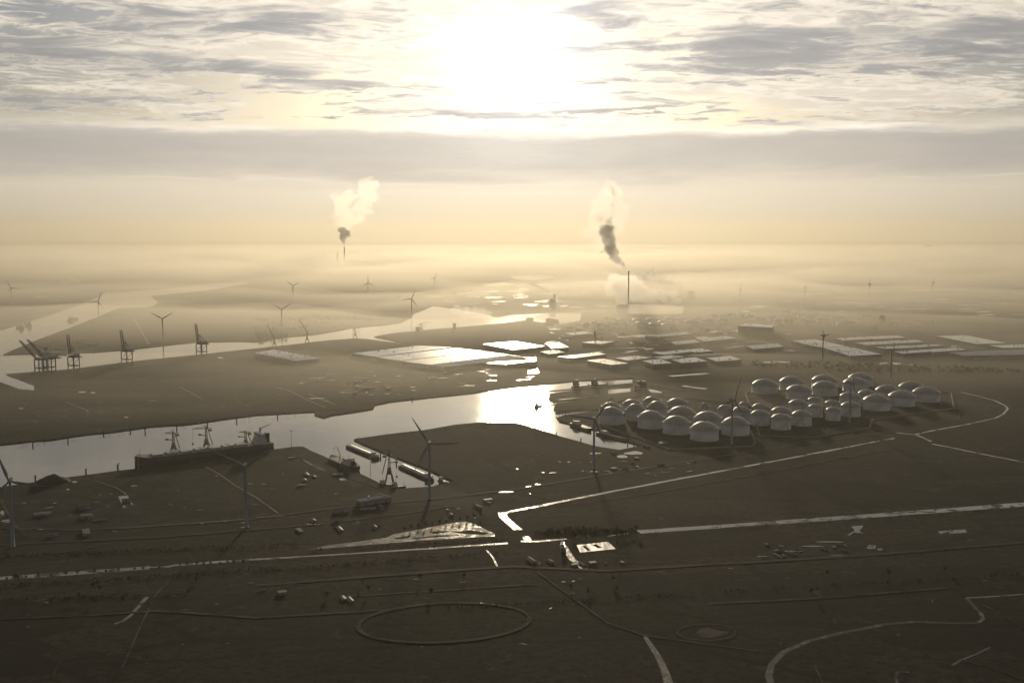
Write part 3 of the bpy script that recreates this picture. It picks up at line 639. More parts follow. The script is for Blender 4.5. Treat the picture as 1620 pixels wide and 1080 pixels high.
# ---------------------------------------------------------------- ships, barges, boats
def hull(L, Bm, z0, z1, bow=.12, stern=.05, flare=.9, sheer=1.5):
    """+X is the bow, origin amidships on the water"""
    b = MB(); n = 18; rows = []
    for i in range(n + 1):
        u = i / n; x = -L / 2 + L * u
        w_ = Bm / 2
        if u > 1 - bow: q = (u - 1 + bow) / bow; w_ *= max(.02, (1 - q ** 2.0))
        if u < stern: w_ *= .72 + .28 * (u / stern)
        zt = z1 + sheer * max(0, (u - .86) / .14) ** 1.2
        rows.append([(x, -w_ * .85, z0), (x, -w_, (z0 + z1) / 2), (x, -w_, zt), (x, w_, zt), (x, w_, (z0 + z1) / 2), (x, w_ * .85, z0)])
    vs = [p for r_ in rows for p in r_]; fs = []
    for i in range(n):
        for j in range(6): fs.append((i * 6 + j, i * 6 + (j + 1) % 6, (i + 1) * 6 + (j + 1) % 6, (i + 1) * 6 + j))
    fs = [f[::-1] for f in fs]
    b.add(vs, fs); b.add(rows[0], [(0, 1, 2, 3, 4, 5)]); b.add(rows[-1], [(5, 4, 3, 2, 1, 0)])
    return b
def place(t, a, b, off=0.0):
    a = at(*a); b = at(*b); d = (b - a).normalized(); q = Vector((-d.y, d.x, 0)); c = (a + b) / 2 + q * off
    t.location = (c.x, c.y, WZ); t.rotation_euler = (0, 0, math.atan2(d.y, d.x)); return (b - a).length
def bulk_ship():
    A, Bp = (219, 739), (436, 712)
    t = empty('bulk_carrier', (0, 0, 0)); L = place(t, Bp, A, -19)
    tag(t, 'long dark bulk carrier moored along the near quay, deckhouse at its right end', 'ship')
    hull(L, 32, -1, 14.5, .07, .04, sheer=3).build('hull', M_HULL, t)
    b = MB(); b.box(-L / 2 + 6, L / 2 - 14, -15.2, 15.2, 14.52, 14.8); b.build('deck', M_DECK, t)
    for i in range(7):
        x = -L / 2 + 46 + i * (L - 66) / 7
        b = MB(); b.box(x, x + 17, -9, 9, 14.81, 17.2); b.box(x - .4, x + 17.4, -9.6, 9.6, 17.2, 17.8)
        if i % 2: b.box(x + 2, x + 8, -9.6, 9.6, 17.8, 18.5)
        b.build('hatch', M_HATCH, t)
    s = MB()
    x0 = -L / 2 + 12
    for k in range(5): s.box(x0 + k * .9, x0 + 18 - k * .8, -13 + k, 13 - k, 14.81 + k * 3, 14.81 + k * 3 + 2.97)
    s.box(x0 + 6, x0 + 13, -16, 16, 29.82, 32.6); so = s.build('superstructure', M_SUPER, t)
    s = MB(); s.box(x0 + 13.0, x0 + 13.08, -15, 15, 30.6, 31.9); s.build('window', M_WIN, so)
    s = MB(); s.box(x0 - 8, x0 - 1, -4, 4, 14.81, 31); s.build('funnel', M_HULL, t)
    s = MB(); s.bar((x0 + 9, 0, 32), (x0 + 9, 0, 44), .5, .25); s.bar((x0 + 9, -3, 39), (x0 + 9, 3, 39), .25); s.build('radar_mast', M_STEEL, t)
    s = MB(); s.bar((L / 2 - 9, 0, 16), (L / 2 - 9, 0, 28), .45, .25); s.build('foremast', M_STEEL, t)
bulk_ship()
def barge(A, Bp, label, off, load, w_=11.5):
    t = empty('river_barge', (0, 0, 0)); L = place(t, Bp, A, off); tag(t, label, 'barge', 'river barges in the near basin')
    hull(L, w_, -.8, 3.4, .07, .03, sheer=.8).build('hull', M_HULL, t)
    b = MB(); b.box(-L / 2 + 22, L / 2 - 12, -w_ * .42, w_ * .42, 3.42, 4.7); b.build('coaming', M_DECK, t)
    n = 14
    for i in range(n):
        x = -L / 2 + 23 + i * (L - 36) / n; dx_ = (L - 36) / n - .5
        b = MB(); zt = 5.1 if load else 5.6
        b.add([(x, -w_ * .4, 4.71), (x, w_ * .4, 4.71), (x, 0, zt + .8), (x + dx_, -w_ * .4, 4.71), (x + dx_, w_ * .4, 4.71), (x + dx_, 0, zt + .8)], [(0, 2, 1), (3, 4, 5), (0, 3, 5, 2), (1, 2, 5, 4), (0, 1, 4, 3)]); b.build('hatch_cover', M_HATCH, t)
    b = MB(); b.box(-L / 2 + 4, -L / 2 + 16, -4.4, 4.4, 3.42, 6.6); b.box(-L / 2 + 12, -L / 2 + 18, -3.4, 3.4, 6.6, 9.2); so = b.build('wheelhouse', M_SUPER, t)
    b = MB(); b.box(-L / 2 + 18.0, -L / 2 + 18.06, -3, 3, 7.3, 8.7); b.build('window', M_WIN, so)
    b = MB(); b.bar((-L / 2 + 13, 0, 9.2), (-L / 2 + 13, 0, 14), .15); b.bar((L / 2 - 5, 0, 4), (L / 2 - 5, 0, 9), .15); b.build('mast', M_STEEL, t)
barge((549, 704), (597, 723.5), 'long covered river barge at the mouth of the narrow basin', 0, True)
barge((632, 735), (683, 758), 'long covered river barge beside the foot of the basin turbine', 0, False)
def workboat(A, Bp, label, name='work_vessel', hgt=1.0, crane=False, bm=.2, group=None, funnel=True):
    t = empty(name, (0, 0, 0)); L = place(t, A, Bp, 0); tag(t, label, 'ship', group)
    B_ = L * bm; f = min(7.0, L * .1) * hgt
    hull(L, B_, -.5, f, .22, .08, sheer=f * .3).build('hull', M_HULL, t)
    b = MB(); b.box(-L * .44, L * .3, -B_ * .42, B_ * .42, f + .02, f + .3); b.build('deck', M_DECK, t)
    s = MB(); s.box(-L * .38, -L * .12, -B_ * .36, B_ * .36, f + .31, f + .3 + 3.2 * hgt); s.box(-L * .34, -L * .15, -B_ * .3, B_ * .3, f + .3 + 3.2 * hgt, f + 6.2 * hgt); s.box(-L * .30, -L * .17, -B_ * .34, B_ * .34, f + 6.2 * hgt, f + 9 * hgt); so = s.build('superstructure', M_SUPER, t)
    s = MB(); s.box(-L * .17 + .02, -L * .17 + .1, -B_ * .3, B_ * .3, f + 7 * hgt, f + 8.3 * hgt); s.build('window', M_WIN, so)
    s = MB(); s.bar((-L * .24, 0, f + 9 * hgt), (-L * .24, 0, f + 16 * hgt), .3, .15); s.bar((L * .34, 0, f), (L * .34, 0, f + 9 * hgt), .25, .12); s.build('mast', M_STEEL, t)
    if funnel: s = MB(); s.box(-L * .44, -L * .39, -B_ * .12, B_ * .12, f + .31, f + 8 * hgt); s.build('funnel', M_HULL, t)
    if crane:
        s = MB(); s.bar((L * .12, 0, f), (L * .12, 0, f + 9), .9, .7, 8); s.bar((L * .12, 0, f + 9), (L * .22, 0, f + 19), .5); s.bar((L * .22, 0, f + 19), (L * .4, 0, f + 15), .4); s.bar((L * .4, 0, f + 15), (L * .38, 0, f + 9), .15); s.build('deck_crane', M_CRANE2, t)
    return t
workboat((562, 742), (524, 725), 'dark crane vessel moored at the left quay of the narrow basin', crane=True, bm=.24)
workboat((600, 763.5), (622, 765.5), 'small dark work vessel lying under the tall harbour crane', bm=.3, hgt=.7)
workboat((620, 769.5), (642, 767), 'rounded dark tug beside the small work vessel at the basin end', bm=.34, hgt=.8)
workboat((694, 757), (708, 761), 'small pale boat at the far end of the basin beside the bank', name='small_boat', bm=.3, hgt=.6)
workboat((905, 614.5), (932, 612.5), 'hazy dark cargo ship in the right harbour, left of the pair by the sun glint', name='cargo_ship', bm=.22, hgt=1.7)
workboat((934, 612.5), (962, 610), 'hazy dark cargo ship in the right harbour, right of the pair by the sun glint', name='cargo_ship', bm=.22, hgt=1.6)
workboat((1003, 618), (1026, 616), 'dark ship moored behind the pale dome tanks in the right harbour', name='cargo_ship', bm=.25, hgt=1.2)
workboat((905, 670), (935, 680), 'dark vessel lying along the inlet bank left of the pale tanks', name='cargo_ship', bm=.2, hgt=.7)
workboat((945, 684), (990, 695), 'long low vessel with a pale deck at the head of the inlet', name='tank_barge', bm=.13, hgt=.6, funnel=False)
workboat((36, 518.5), (26, 517), 'tiny boat on the wide river at the left, nearer the far bank', name='small_boat', hgt=1.2, bm=.25)
workboat((48, 515), (40, 513.5), 'tiny boat on the wide river at the left, right of the other tiny boat', name='small_boat', hgt=1.2, bm=.25)
workboat((109, 507), (122, 503.8), 'hazy boat sailing in the middle of the wide river by the turbine', name='river_boat', hgt=1.0, bm=.2)
workboat((60, 559.5), (106, 558), 'long dark ship moored along the low headland behind the quay cranes', name='cargo_ship', hgt=.9, bm=.16)
workboat((846, 643), (858, 640), 'small boat near the inlet mouth right of the sun glint', name='small_boat', hgt=.8, bm=.25)

# ---------------------------------------------------------------- bulk cranes on the quays
def harbour_crane(px, py, top, boom, ang, label, side=-1, m=None, back=True, grab=True, low=True, wide=7.0, z=0.1, cat='crane', yaw=0):
    m = m or M_CRANE2
    t = empty('harbour_crane', at(px, py)); t.location.z = z; t.rotation_euler = (0, 0, R(yaw)); tag(t, label, cat)
    for x in (-wide, wide):
        for y in (-6, 6):
            b = MB(); b.bar((x, y, 0), (x * .55, y * .55, top * .3), .9, .8); b.build('leg', m, t)
    b = MB(); b.box(-wide * .62, wide * .62, -4.2, 4.2, top * .3 + .01, top * .3 + 2); b.box(-3.2, 3.2, -3, 3, top * .3 + 2, top * .44); b.build('portal', m, t)
    b = MB()
    for x in (-1.5, 1.5):
        for y in (-1.5, 1.5): b.bar((x, y, top * .44), (x * .7, y * .7, top), .4)
    for k in range(6):
        z0 = top * (.44 + .56 * k / 6); z1 = top * (.44 + .56 * (k + 1) / 6); s = 1.5 if k % 2 else -1.5
        b.bar((-s, -1.4, z0), (s, -1.4, z1), .25); b.bar((s, 1.4, z0), (-s, 1.4, z1), .25)
    b.build('tower', m, t)
    b = MB(); ca, sa = math.cos(R(ang)), math.sin(R(ang))
    tip = (side * boom * ca, 0, top * .93 + boom * sa)
    for y in (-1.1, 1.1): b.bar((0, y, top * .93), (tip[0], y * .4, tip[2]), .65, .4); b.bar((0, y, top * .93 + 2.5), (tip[0] * .9, y * .4, top * .93 + (tip[2] - top * .93) * .9 + .8), .3)
    for k in range(8):
        u = k / 8; b.bar((tip[0] * u, 0, top * .93 + (tip[2] - top * .93) * u), (tip[0] * (u + .06), 0, top * .93 + (tip[2] - top * .93) * (u + .06) + 2.2 * (1 - u)), .2)
    b.build('boom', m, t)
    if back:
        b = MB(); b.bar((-side * 3, 0, top * .95), (-side * 10.5, 0, top * .3), .7, .9); b.bar((0, 0, top * 1.08), (tip[0] * .8, 0, tip[2]), .25); b.bar((0, 0, top * 1.08), (-side * 9, 0, top * .94), .25); b.bar((0, 0, top), (0, 0, top * 1.08), .6); b.bar((0, 0, top * .94), (-side * 9.5, 0, top * .94), .8); b.box(min(-side * 9.5, -side * 5), max(-side * 9.5, -side * 5), -2, 2, top * .9 - 3, top * .9); b.build('counterweight_frame', m, t)
    if low:
        b = MB(); b.bar((0, 0, top * .66), (side * 11, 0, top * .69), .8); b.box(min(side * 9, side * 13), max(side * 9, side * 13), -1.5, 1.5, top * .66, top * .72); b.build('cab_arm', M_DARK, t)
    if grab:
        b = MB(); gx = tip[0] * .97; b.bar((gx, 0, tip[2]), (gx, 0, tip[2] - top * .55), .18); b.bar((gx, 0, tip[2] - top * .55), (gx, 0, tip[2] - top * .55 - 3), .7, 2.2, 6); b.build('grab', M_DARK, t)
    b = MB(); b.box(-2.4, 2.4, -2.4, 2.4, top * .44, top * .53); b.build('machine_house', m, t)
    return t
harbour_crane(275, 721, 41, 15, 4, 'grab crane on the bulk quay, left of the two beside the moored bulk ship', grab=False)
harbour_crane(327, 715, 44, 24, -2, 'grab crane with a hanging bucket, right of the two beside the moored bulk ship')
harbour_crane(389, 709, 30, 12, 3, 'short grab crane beside the deckhouse of the moored bulk ship', grab=False)
harbour_crane(412, 706, 33, 22, 26, 'crane with its boom rising right over the stern of the bulk ship', side=1, grab=False, back=False)
harbour_crane(616, 764, 47, 13, -28, 'tall dark harbour crane standing at the end of the narrow basin', side=1, wide=6, m=M_DARK)
harbour_crane(434, 547.5, 26, 52, 66, 'hazy quay crane with a steep boom left of the middle channel', side=-1, back=False, grab=False, m=M_DARK)
harbour_crane(486, 543, 42, 52, 58, 'hazy tall quay crane with a steep boom beside the middle channel', side=-1, back=False, grab=True, m=M_DARK)
harbour_crane(562, 535.5, 38, 16, 10, 'hazy short quay crane at the point of the middle channel', side=1, grab=False, m=M_DARK)
harbour_crane(667, 524.5, 32, 34, 12, 'hazy crane with a long boom on the headland by the steaming basin', side=1, grab=False, m=M_DARK)

# ---------------------------------------------------------------- masts, mooring posts
mast_src = [None]
def mast(px, py, h, label, name='light_mast', grp='light masts around the docks'):
    t = empty(name, at(px, py)); t.location.z = .0; tag(t, label, 'mast', grp)
    b = MB(); b.bar((0, 0, 0), (0, 0, h), .45, .25, 8, True); b.build('pole', M_STEEL, t)
    b = MB(); b.box(-2.2, 2.2, -.5, .5, h, h + .8); b.build('lamp_head', M_DARK, t)
mast(461, 707, 28, 'slim light mast on the quay corner where the narrow basin opens')
mast(586, 754, 30, 'slim light mast on the left quay of the narrow basin')
mast(569.5, 536, 38, 'hazy light mast on the point of the middle channel')
mast(219, 743, 24, 'slim light mast at the bow of the moored bulk ship')
mast(188, 745, 12, 'short light mast on the bank left of the moored bulk ship')
pp = MB(); pp.bar((0, 0, -1), (0, 0, 6.5), 1.1, 1.1, 8, True); pp.bar((0, 0, 6.5), (0, 0, 7.2), 1.35, 1.35, 8); pp.bar((.4, 0, 7.2), (.4, 0, 9), .12)
psrc = pp.build('mooring_post', M_POST); mp = []
for i, (px, py) in enumerate([(52, 704), (107.5, 698), (229.5, 683.5), (279.5, 677.5), (328, 672.5), (374.5, 667), (164, 686), (206, 681.5), (56, 759), (136, 748.5), (186, 741.5), (439, 660), (652, 632), (793, 658), (602, 723), (627, 733), (846, 681), (880, 690), (919, 699), (993, 701), (1003, 703), (870, 630), (862, 650), (895, 660)]):
    o = psrc if i == 0 else psrc.copy()
    if i: COL.objects.link(o)
    p = at(px, py, WZ); o.location = (p.x, p.y, WZ)
    mp.append((px, o))
rank(mp, 'dark mooring post', 'in the water of the near channel', 'mooring posts in the near channel', 'mooring post')

# ---------------------------------------------------------------- warehouses
def warehouse(q, h, label, m=None, ridges=0, wall=None, group='flat roofed warehouses', name='warehouse', ridge_h=1.6, doors=3, cat='warehouse', roofmesh=True):
    """q: roof corners in photo pixels (left, back, right, front)"""
    m = m or M_ROOF; C = [at(x, y, h) for x, y in q]; c = sum(C, Vector()) / 4
    t = empty(name, (c.x, c.y, 0)); tag(t, label, cat, group)
    L = [(p.x - c.x, p.y - c.y) for p in C]; inner = [(x * .985, y * .985) for x, y in L]
    b = MB(); b.prism(inner, 0, h - .8); b.build('wall', wall or M_WALL, t)
    b = MB(); b.prism(L, h - .79, h)
    P = lambda u, v: Vector((L[0][0] * (1 - u) * (1 - v) + L[1][0] * u * (1 - v) + L[2][0] * u * v + L[3][0] * (1 - u) * v, L[0][1] * (1 - u) * (1 - v) + L[1][1] * u * (1 - v) + L[2][1] * u * v + L[3][1] * (1 - u) * v, h + .02))
    for k in range(ridges):
        a = (k + .06) / ridges; e = (k + .94) / ridges; mid_ = (a + e) / 2
        A, B_, C_, D_ = P(.01, a), P(.99, a), P(.99, e), P(.01, e); E, G_ = P(.01, mid_) + Vector((0, 0, ridge_h)), P(.99, mid_) + Vector((0, 0, ridge_h))
        b.add([A, B_, C_, D_, E, G_], [(0, 1, 5, 4), (2, 3, 4, 5), (1, 2, 5), (3, 0, 4)])
    b.build('roof', m, t)
    # roof plant
    b = MB(); rr = random.Random(int(c.x) + 7)
    for k in range(5):
        p = P(rr.uniform(.1, .9), rr.uniform(.1, .9)); s = rr.uniform(.8, 1.8); b.box(p.x - s, p.x + s, p.y - s, p.y + s, h + .03, h + 1 + s + (ridge_h if ridges else 0))
    b.build('roof_vent', M_STEEL, t)
    # dock doors on the side that faces the near water
    a0, a1 = Vector((*inner[3], 0)), Vector((*inner[2], 0)); e0 = Vector((*inner[0], 0))
    for (p, r_) in ((a0, a1), (e0, a0)):
        d = r_ - p; Ln = d.length; d.normalize(); nrm = Vector((d.y, -d.x, 0))
        if nrm.dot((p + r_) / 2) < 0: nrm = -nrm
        k = max(2, min(doors, int(Ln / 14)))
        for i in range(k):
            cpt = p + d * Ln * (i + .5) / k; w_ = 2.2
            b = MB(); z1 = min(4.5, h * .6)
            A = cpt - d * w_ + nrm * .02; B2 = cpt + d * w_ + nrm * .02; o_ = nrm * .12
            b.add([A, B2, B2 + o_, A + o_, A + Vector((0, 0, z1)), B2 + Vector((0, 0, z1)), B2 + o_ + Vector((0, 0, z1)), A + o_ + Vector((0, 0, z1))], [(0, 3, 2, 1), (4, 5, 6, 7), (0, 1, 5, 4), (1, 2, 6, 5), (2, 3, 7, 6), (3, 0, 4, 7)])
            b.build('dock_door', M_DOOR, t)
    return t
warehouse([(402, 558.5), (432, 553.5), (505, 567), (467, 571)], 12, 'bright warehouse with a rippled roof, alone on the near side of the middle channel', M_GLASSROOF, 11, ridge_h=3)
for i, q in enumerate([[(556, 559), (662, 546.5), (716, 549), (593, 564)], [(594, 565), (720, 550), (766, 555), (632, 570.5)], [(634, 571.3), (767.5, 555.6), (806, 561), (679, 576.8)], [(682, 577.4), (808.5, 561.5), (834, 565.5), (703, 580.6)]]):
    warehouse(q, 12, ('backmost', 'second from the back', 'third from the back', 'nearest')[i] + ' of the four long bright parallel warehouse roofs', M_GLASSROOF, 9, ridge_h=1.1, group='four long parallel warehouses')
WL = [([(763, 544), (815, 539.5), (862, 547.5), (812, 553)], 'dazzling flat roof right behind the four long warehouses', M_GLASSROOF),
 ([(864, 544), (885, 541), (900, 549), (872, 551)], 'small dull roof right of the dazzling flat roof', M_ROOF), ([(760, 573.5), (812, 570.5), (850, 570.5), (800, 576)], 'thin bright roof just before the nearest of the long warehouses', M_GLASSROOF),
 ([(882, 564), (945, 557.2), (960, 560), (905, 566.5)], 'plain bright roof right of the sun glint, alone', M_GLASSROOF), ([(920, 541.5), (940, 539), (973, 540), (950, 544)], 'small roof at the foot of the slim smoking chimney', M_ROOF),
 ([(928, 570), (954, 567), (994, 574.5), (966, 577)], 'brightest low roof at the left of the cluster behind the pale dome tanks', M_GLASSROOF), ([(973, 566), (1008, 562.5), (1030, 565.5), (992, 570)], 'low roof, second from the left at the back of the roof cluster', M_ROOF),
 ([(1017, 570.5), (1045, 567.6), (1063, 574), (1034, 576)], 'low roof at the front middle of the roof cluster', M_ROOF), ([(1030, 558.5), (1078, 553), (1096, 556), (1050, 561)], 'low roof at the left of the back row of the roof cluster', M_ROOF),
 ([(1082, 553), (1110, 551), (1128, 555), (1100, 557.5)], 'low roof at the right of the back row of the roof cluster', M_ROOF), ([(1034, 564.5), (1062, 561.5), (1082, 564), (1052, 568)], 'low roof in the very middle of the roof cluster', M_ROOF),
 ([(1062, 568.5), (1100, 565), (1119, 571), (1078, 574)], 'low roof at the front right of the roof cluster', M_ROOF), ([(1088, 561.5), (1128, 558.5), (1142, 561), (1104, 564)], 'thin low roof at the right of the middle row of the roof cluster', M_ROOFB),
 ([(1118, 566), (1156, 563), (1173, 568.5), (1134, 571.5)], 'low ribbed roof at the right end of the roof cluster', M_ROOF),
 ([(1167, 515), (1182, 511.5), (1224, 513.5), (1222, 518)], 'long tall dark hall standing alone behind the roof cluster', M_ROOF),
 ([(1251, 538.5), (1290, 536.5), (1312, 541.5), (1275, 544.5)], 'striped roof, backmost of the four on the left side of the logistics park', M_ROOF), ([(1276, 545), (1313, 542), (1338, 547), (1303, 550)], 'striped roof, second from the back on the left side of the logistics park', M_ROOF),
 ([(1304, 550.6), (1339, 547.6), (1365, 553), (1325, 556.5)], 'striped roof, third from the back on the left side of the logistics park', M_ROOF), ([(1326, 557.2), (1366, 553.6), (1394, 560), (1345, 563)], 'striped roof, nearest on the left side of the logistics park', M_ROOF),
 ([(1321, 535), (1363, 532.5), (1378, 536), (1334, 538.5)], 'left roof in the back row of the middle logistics park', M_ROOF), ([(1366, 532.3), (1420, 530.5), (1433, 534), (1381, 536.2)], 'right roof in the back row of the middle logistics park', M_ROOF),
 ([(1352, 542), (1399, 539.5), (1415, 543), (1370, 545.5)], 'left roof in the second row of the middle logistics park', M_ROOF), ([(1401, 539.2), (1450, 537.5), (1462, 541), (1417, 542.8)], 'right roof in the second row of the middle logistics park', M_ROOF),
 ([(1385, 549), (1432, 546.5), (1448, 549.5), (1400, 551.5)], 'left roof in the third row of the middle logistics park', M_ROOF), ([(1434, 546.4), (1480, 544.5), (1493, 546.5), (1450, 549.2)], 'right roof in the third row of the middle logistics park', M_ROOF),
 ([(1415, 556), (1462, 552.7), (1473, 556), (1428, 559.3)], 'left roof in the nearest row of the middle logistics park', M_ROOF), ([(1464, 552.5), (1515, 550), (1530, 553), (1476, 556.6)], 'right roof in the nearest row of the middle logistics park', M_ROOF),
 ([(1481, 531.5), (1528, 530), (1592, 542.5), (1545, 544)], 'large plain pale roof at the upper right of the logistics park', M_ROOF), ([(1565, 546), (1625, 544.5), (1660, 549), (1586, 550)], 'pale roof cut by the right edge of the picture', M_ROOF),
 ([(1500, 557), (1620, 552.5), (1680, 560), (1523, 562.5)], 'long dull grey roof, nearest at the right edge', M_ROOFB),
 ([(1236, 538), (1262, 533), (1500, 499 + 28), (1250, 532)], None, None),
 ([(563, 790), (610, 782.5), (619, 784.5), (570, 792.5)], 'narrow shed with a pale striped roof before the narrow basin', M_ROOF),
 ([(887, 857.5), (893, 856.5), (894.5, 865), (888, 866)], 'small pale building beside the canal crossing in the foreground', M_ROOF)]
for q, lab, m in WL:
    if not lab: continue
    h = {'long tall dark hall standing alone behind the roof cluster': 34, 'small pale building beside the canal crossing in the foreground': 6, 'narrow shed with a pale striped roof before the narrow basin': 8}.get(lab, 11)
    warehouse(q, h, lab, m, 6 if 'striped' in lab else 7 if 'roof cluster' in lab and 'low' in lab else 4 if 'roof in the' in lab else 0, ridge_h=.45 if 'roof cluster' in lab else .6, doors=5)

# small far warehouses and glasshouses on the misty plain, and sheds around the docks
def shed_proto(gable):
    t = empty('shed', (0, 0, 0)); b = MB(); b.box(-9, 9, -6, 6, 0, 5); b.build('wall', M_WALL, t)
    b = MB()
    if gable: b.add([(-9.4, -6.5, 4.9), (9.4, -6.5, 4.9), (9.4, 6.5, 4.9), (-9.4, 6.5, 4.9), (-9.4, 0, 7.6), (9.4, 0, 7.6)], [(0, 1, 5, 4), (2, 3, 4, 5), (1, 2, 5), (3, 0, 4), (0, 3, 2, 1)])
    else: b.box(-9.3, 9.3, -6.3, 6.3, 5.01, 5.6)
    b.build('roof', M_SHEDR, t)
    b = MB(); b.box(-2, 2, -6.14, -6.02, 0, 3.8); b.build('door', M_DOOR, t)
    return t
sg, sf = shed_proto(True), shed_proto(False); used = set()
ZONES = [([(20, 790), (200, 780), (400, 820), (60, 858)], 8, .5, 'low shed', 'on the lower left dockland', 'sheds on the lower left dockland'),
 ([(500, 815), (640, 795), (790, 780), (800, 800), (620, 835), (430, 850)], 15, .4, 'small shed', 'between the narrow basin and the long pond', 'sheds between basin and pond'),
 ([(440, 720), (500, 730), (560, 765), (470, 790), (400, 760)], 6, .5, 'small shed', 'on the dock between bulk ship and basin', 'sheds on the near dock'),
 ([(480, 590), (700, 590), (800, 580), (640, 615), (500, 630)], 14, .7, 'hazy low shed', 'before the four long warehouses', 'sheds before the long warehouses'),
 ([(40, 556), (100, 556), (150, 545), (140, 537), (70, 542)], 12, .9, 'hazy small building', 'on the headland behind the quay cranes', 'buildings on the river headland'),
 ([(900, 510), (1160, 520), (1200, 545), (1000, 550), (880, 535)], 36, .9, 'hazy low building', 'around the slim chimney', 'low buildings around the slim chimney'),
 ([(1250, 500), (1480, 500), (1620, 520), (1400, 525)], 14, 1.1, 'hazy low building', 'behind the logistics park roofs', 'buildings behind the logistics park'),
 ([(1020, 700), (1100, 715), (1200, 720), (960, 745), (930, 730)], 9, .4, 'small shed', 'on the dark strip before the tanks', 'sheds before the near tanks'),
 ([(420, 925), (500, 925), (560, 950), (330, 935)], 5, .38, 'small farm shed', 'on the dark lower left field', 'farm sheds on the lower left field'),
 ([(820, 880), (880, 890), (960, 885), (1060, 890), (860, 900)], 7, .32, 'small farm building', 'below the canal crossing', 'buildings by the canal crossing'),
 ([(1205, 862), (1330, 858), (1400, 866), (1210, 884)], 22, .2, 'tiny hut', 'in the allotments at lower right', 'allotment huts at the lower right'),
 ([(600, 470), (780, 460), (790, 478), (700, 480)], 10, 1.3, 'faint low hall', 'behind the steaming basin', 'halls on the misty plain'),
 ([(1120, 440), (1600, 440), (1600, 490), (1400, 485), (1150, 475)], 38, 1.2, 'faint low hall', 'on the misty right plain', 'halls on the right misty plain'),
 ([(405, 505), (560, 500), (600, 512), (460, 528)], 10, 1.2, 'faint low hall', 'beyond the middle channel', 'halls beyond the middle channel')]
def inpoly(x, y, P):
    c = False; j = len(P) - 1
    for i in range(len(P)):
        if (P[i][1] > y) != (P[j][1] > y) and x < (P[j][0] - P[i][0]) * (y - P[i][1]) / (P[j][1] - P[i][1]) + P[i][0]: c = not c
        j = i
    return c
holes_px = list(HOLES.values())
for poly, n, sc, lab, where, grp in ZONES:
    got = []
    xs = [p[0] for p in poly]; ys = [p[1] for p in poly]; k = 0; tries = 0
    while k < n and tries < 4000:
        tries += 1; x = random.uniform(min(xs), max(xs)); y = random.uniform(min(ys), max(ys))
        if not inpoly(x, y, poly) or any(inpoly(x, y, h) for h in holes_px): continue
        pr = random.choice((sg, sf)); o = pr if pr.name not in used else copy_tree(pr); used.add(pr.name)
        p = at(x, y); o.location = (p.x, p.y, 0); s = sc * random.uniform(.6, 1.5); o.scale = (s * random.uniform(.8, 2.4), s, s * random.uniform(.8, 1.2)); o.rotation_euler = (0, 0, R(24 + random.choice((0, 90)) + random.uniform(-5, 5)))
        got.append((x, o, ('gabled' if o.children and pr is sg else 'flat roofed') if False else ('gabled' if pr is sg else 'flat roofed'))); k += 1
    rank(got, lab, where, grp, 'shed')
# ---------------------------------------------------------------- coal heaps
def heap(px, py, w_, d_, h, label, grp=None):
    p = at(px, py); b = MB(); n = 30; vs = [(0, 0, h)]; rings = 6
    for r_ in range(1, rings + 1):
        for i in range(n):
            a = 6.2832 * i / n; u = r_ / rings; k = 1 + .18 * mnoise.noise(Vector((math.cos(a) * 1.5, math.sin(a) * 1.5, px)))
            prof = h * (1 - u ** 1.6) * (1 + .25 * mnoise.noise(Vector((math.cos(a) * u * 3, math.sin(a) * u * 3, px + 3))))
            vs.append((math.cos(a) * w_ / 2 * u * k, math.sin(a) * d_ / 2 * u * k, max(0, prof) if r_ < rings else -.3))
    fs = [(0, 1 + i, 1 + (i + 1) % n) for i in range(n)]
    for r_ in range(rings - 1):
        for i in range(n):
            a = 1 + r_ * n + i; c = 1 + r_ * n + (i + 1) % n; fs.append((a, a + n, c + n, c))
    b.add(vs, fs, True); o = b.build('coal_heap', M_COAL); o.location = (p.x, p.y, 0); o.rotation_euler = (0, 0, R(20)); tag(o, label, 'coal heap', grp)
heap(82, 763, 54, 34, 12, 'large rounded dark heap on the bank at the left of the near channel')

# ---------------------------------------------------------------- trees
def tree_proto(h, seed):
    rr = random.Random(seed); t = empty('tree', (0, 0, 0)); b = MB()
    b.bar((0, 0, 0), (0, 0, h * .45), .28, .2, 7, True); tips = []
    for i in range(11):
        a = rr.uniform(0, 6.28); z0 = h * rr.uniform(.25, .5); l = h * rr.uniform(.25, .45); e = Vector((math.cos(a) * l * .45, math.sin(a) * l * .45, z0 + l))
        b.bar((0, 0, z0), tuple(e), .12, .04, 5); tips.append(e)
    b.build('trunk', M_BARK, t)
    c = MB()
    for tp in tips:
        for k in range(40):
            p = tp * rr.uniform(.75, 1.05) + Vector((rr.gauss(0, h * .07), rr.gauss(0, h * .07), rr.gauss(0, h * .08))); s = rr.uniform(.2, .55); q = Vector((rr.uniform(-1, 1), rr.uniform(-1, 1), rr.uniform(-1, 1))).normalized(); r2 = q.orthogonal().normalized() * s; r3 = q.cross(r2).normalized() * s
            c.add([p + r2, p + r3, p - r2 * .7, p - r3], [(0, 1, 2, 3)])
    c.build('crown', M_TWIG, t); return t
trees = [tree_proto(13, 1), tree_proto(11, 2), tree_proto(15, 3)]; tu = set()
def tree(px, py, s=1.0):
    pr = random.choice(trees); o = pr if pr.name not in tu else copy_tree(pr); tu.add(pr.name)
    p = at(px, py); o.location = (p.x, p.y, 0); s *= random.uniform(.75, 1.2); o.scale = (s, s, s); o.rotation_euler = (0, 0, random.uniform(0, 6)); return (px, o)
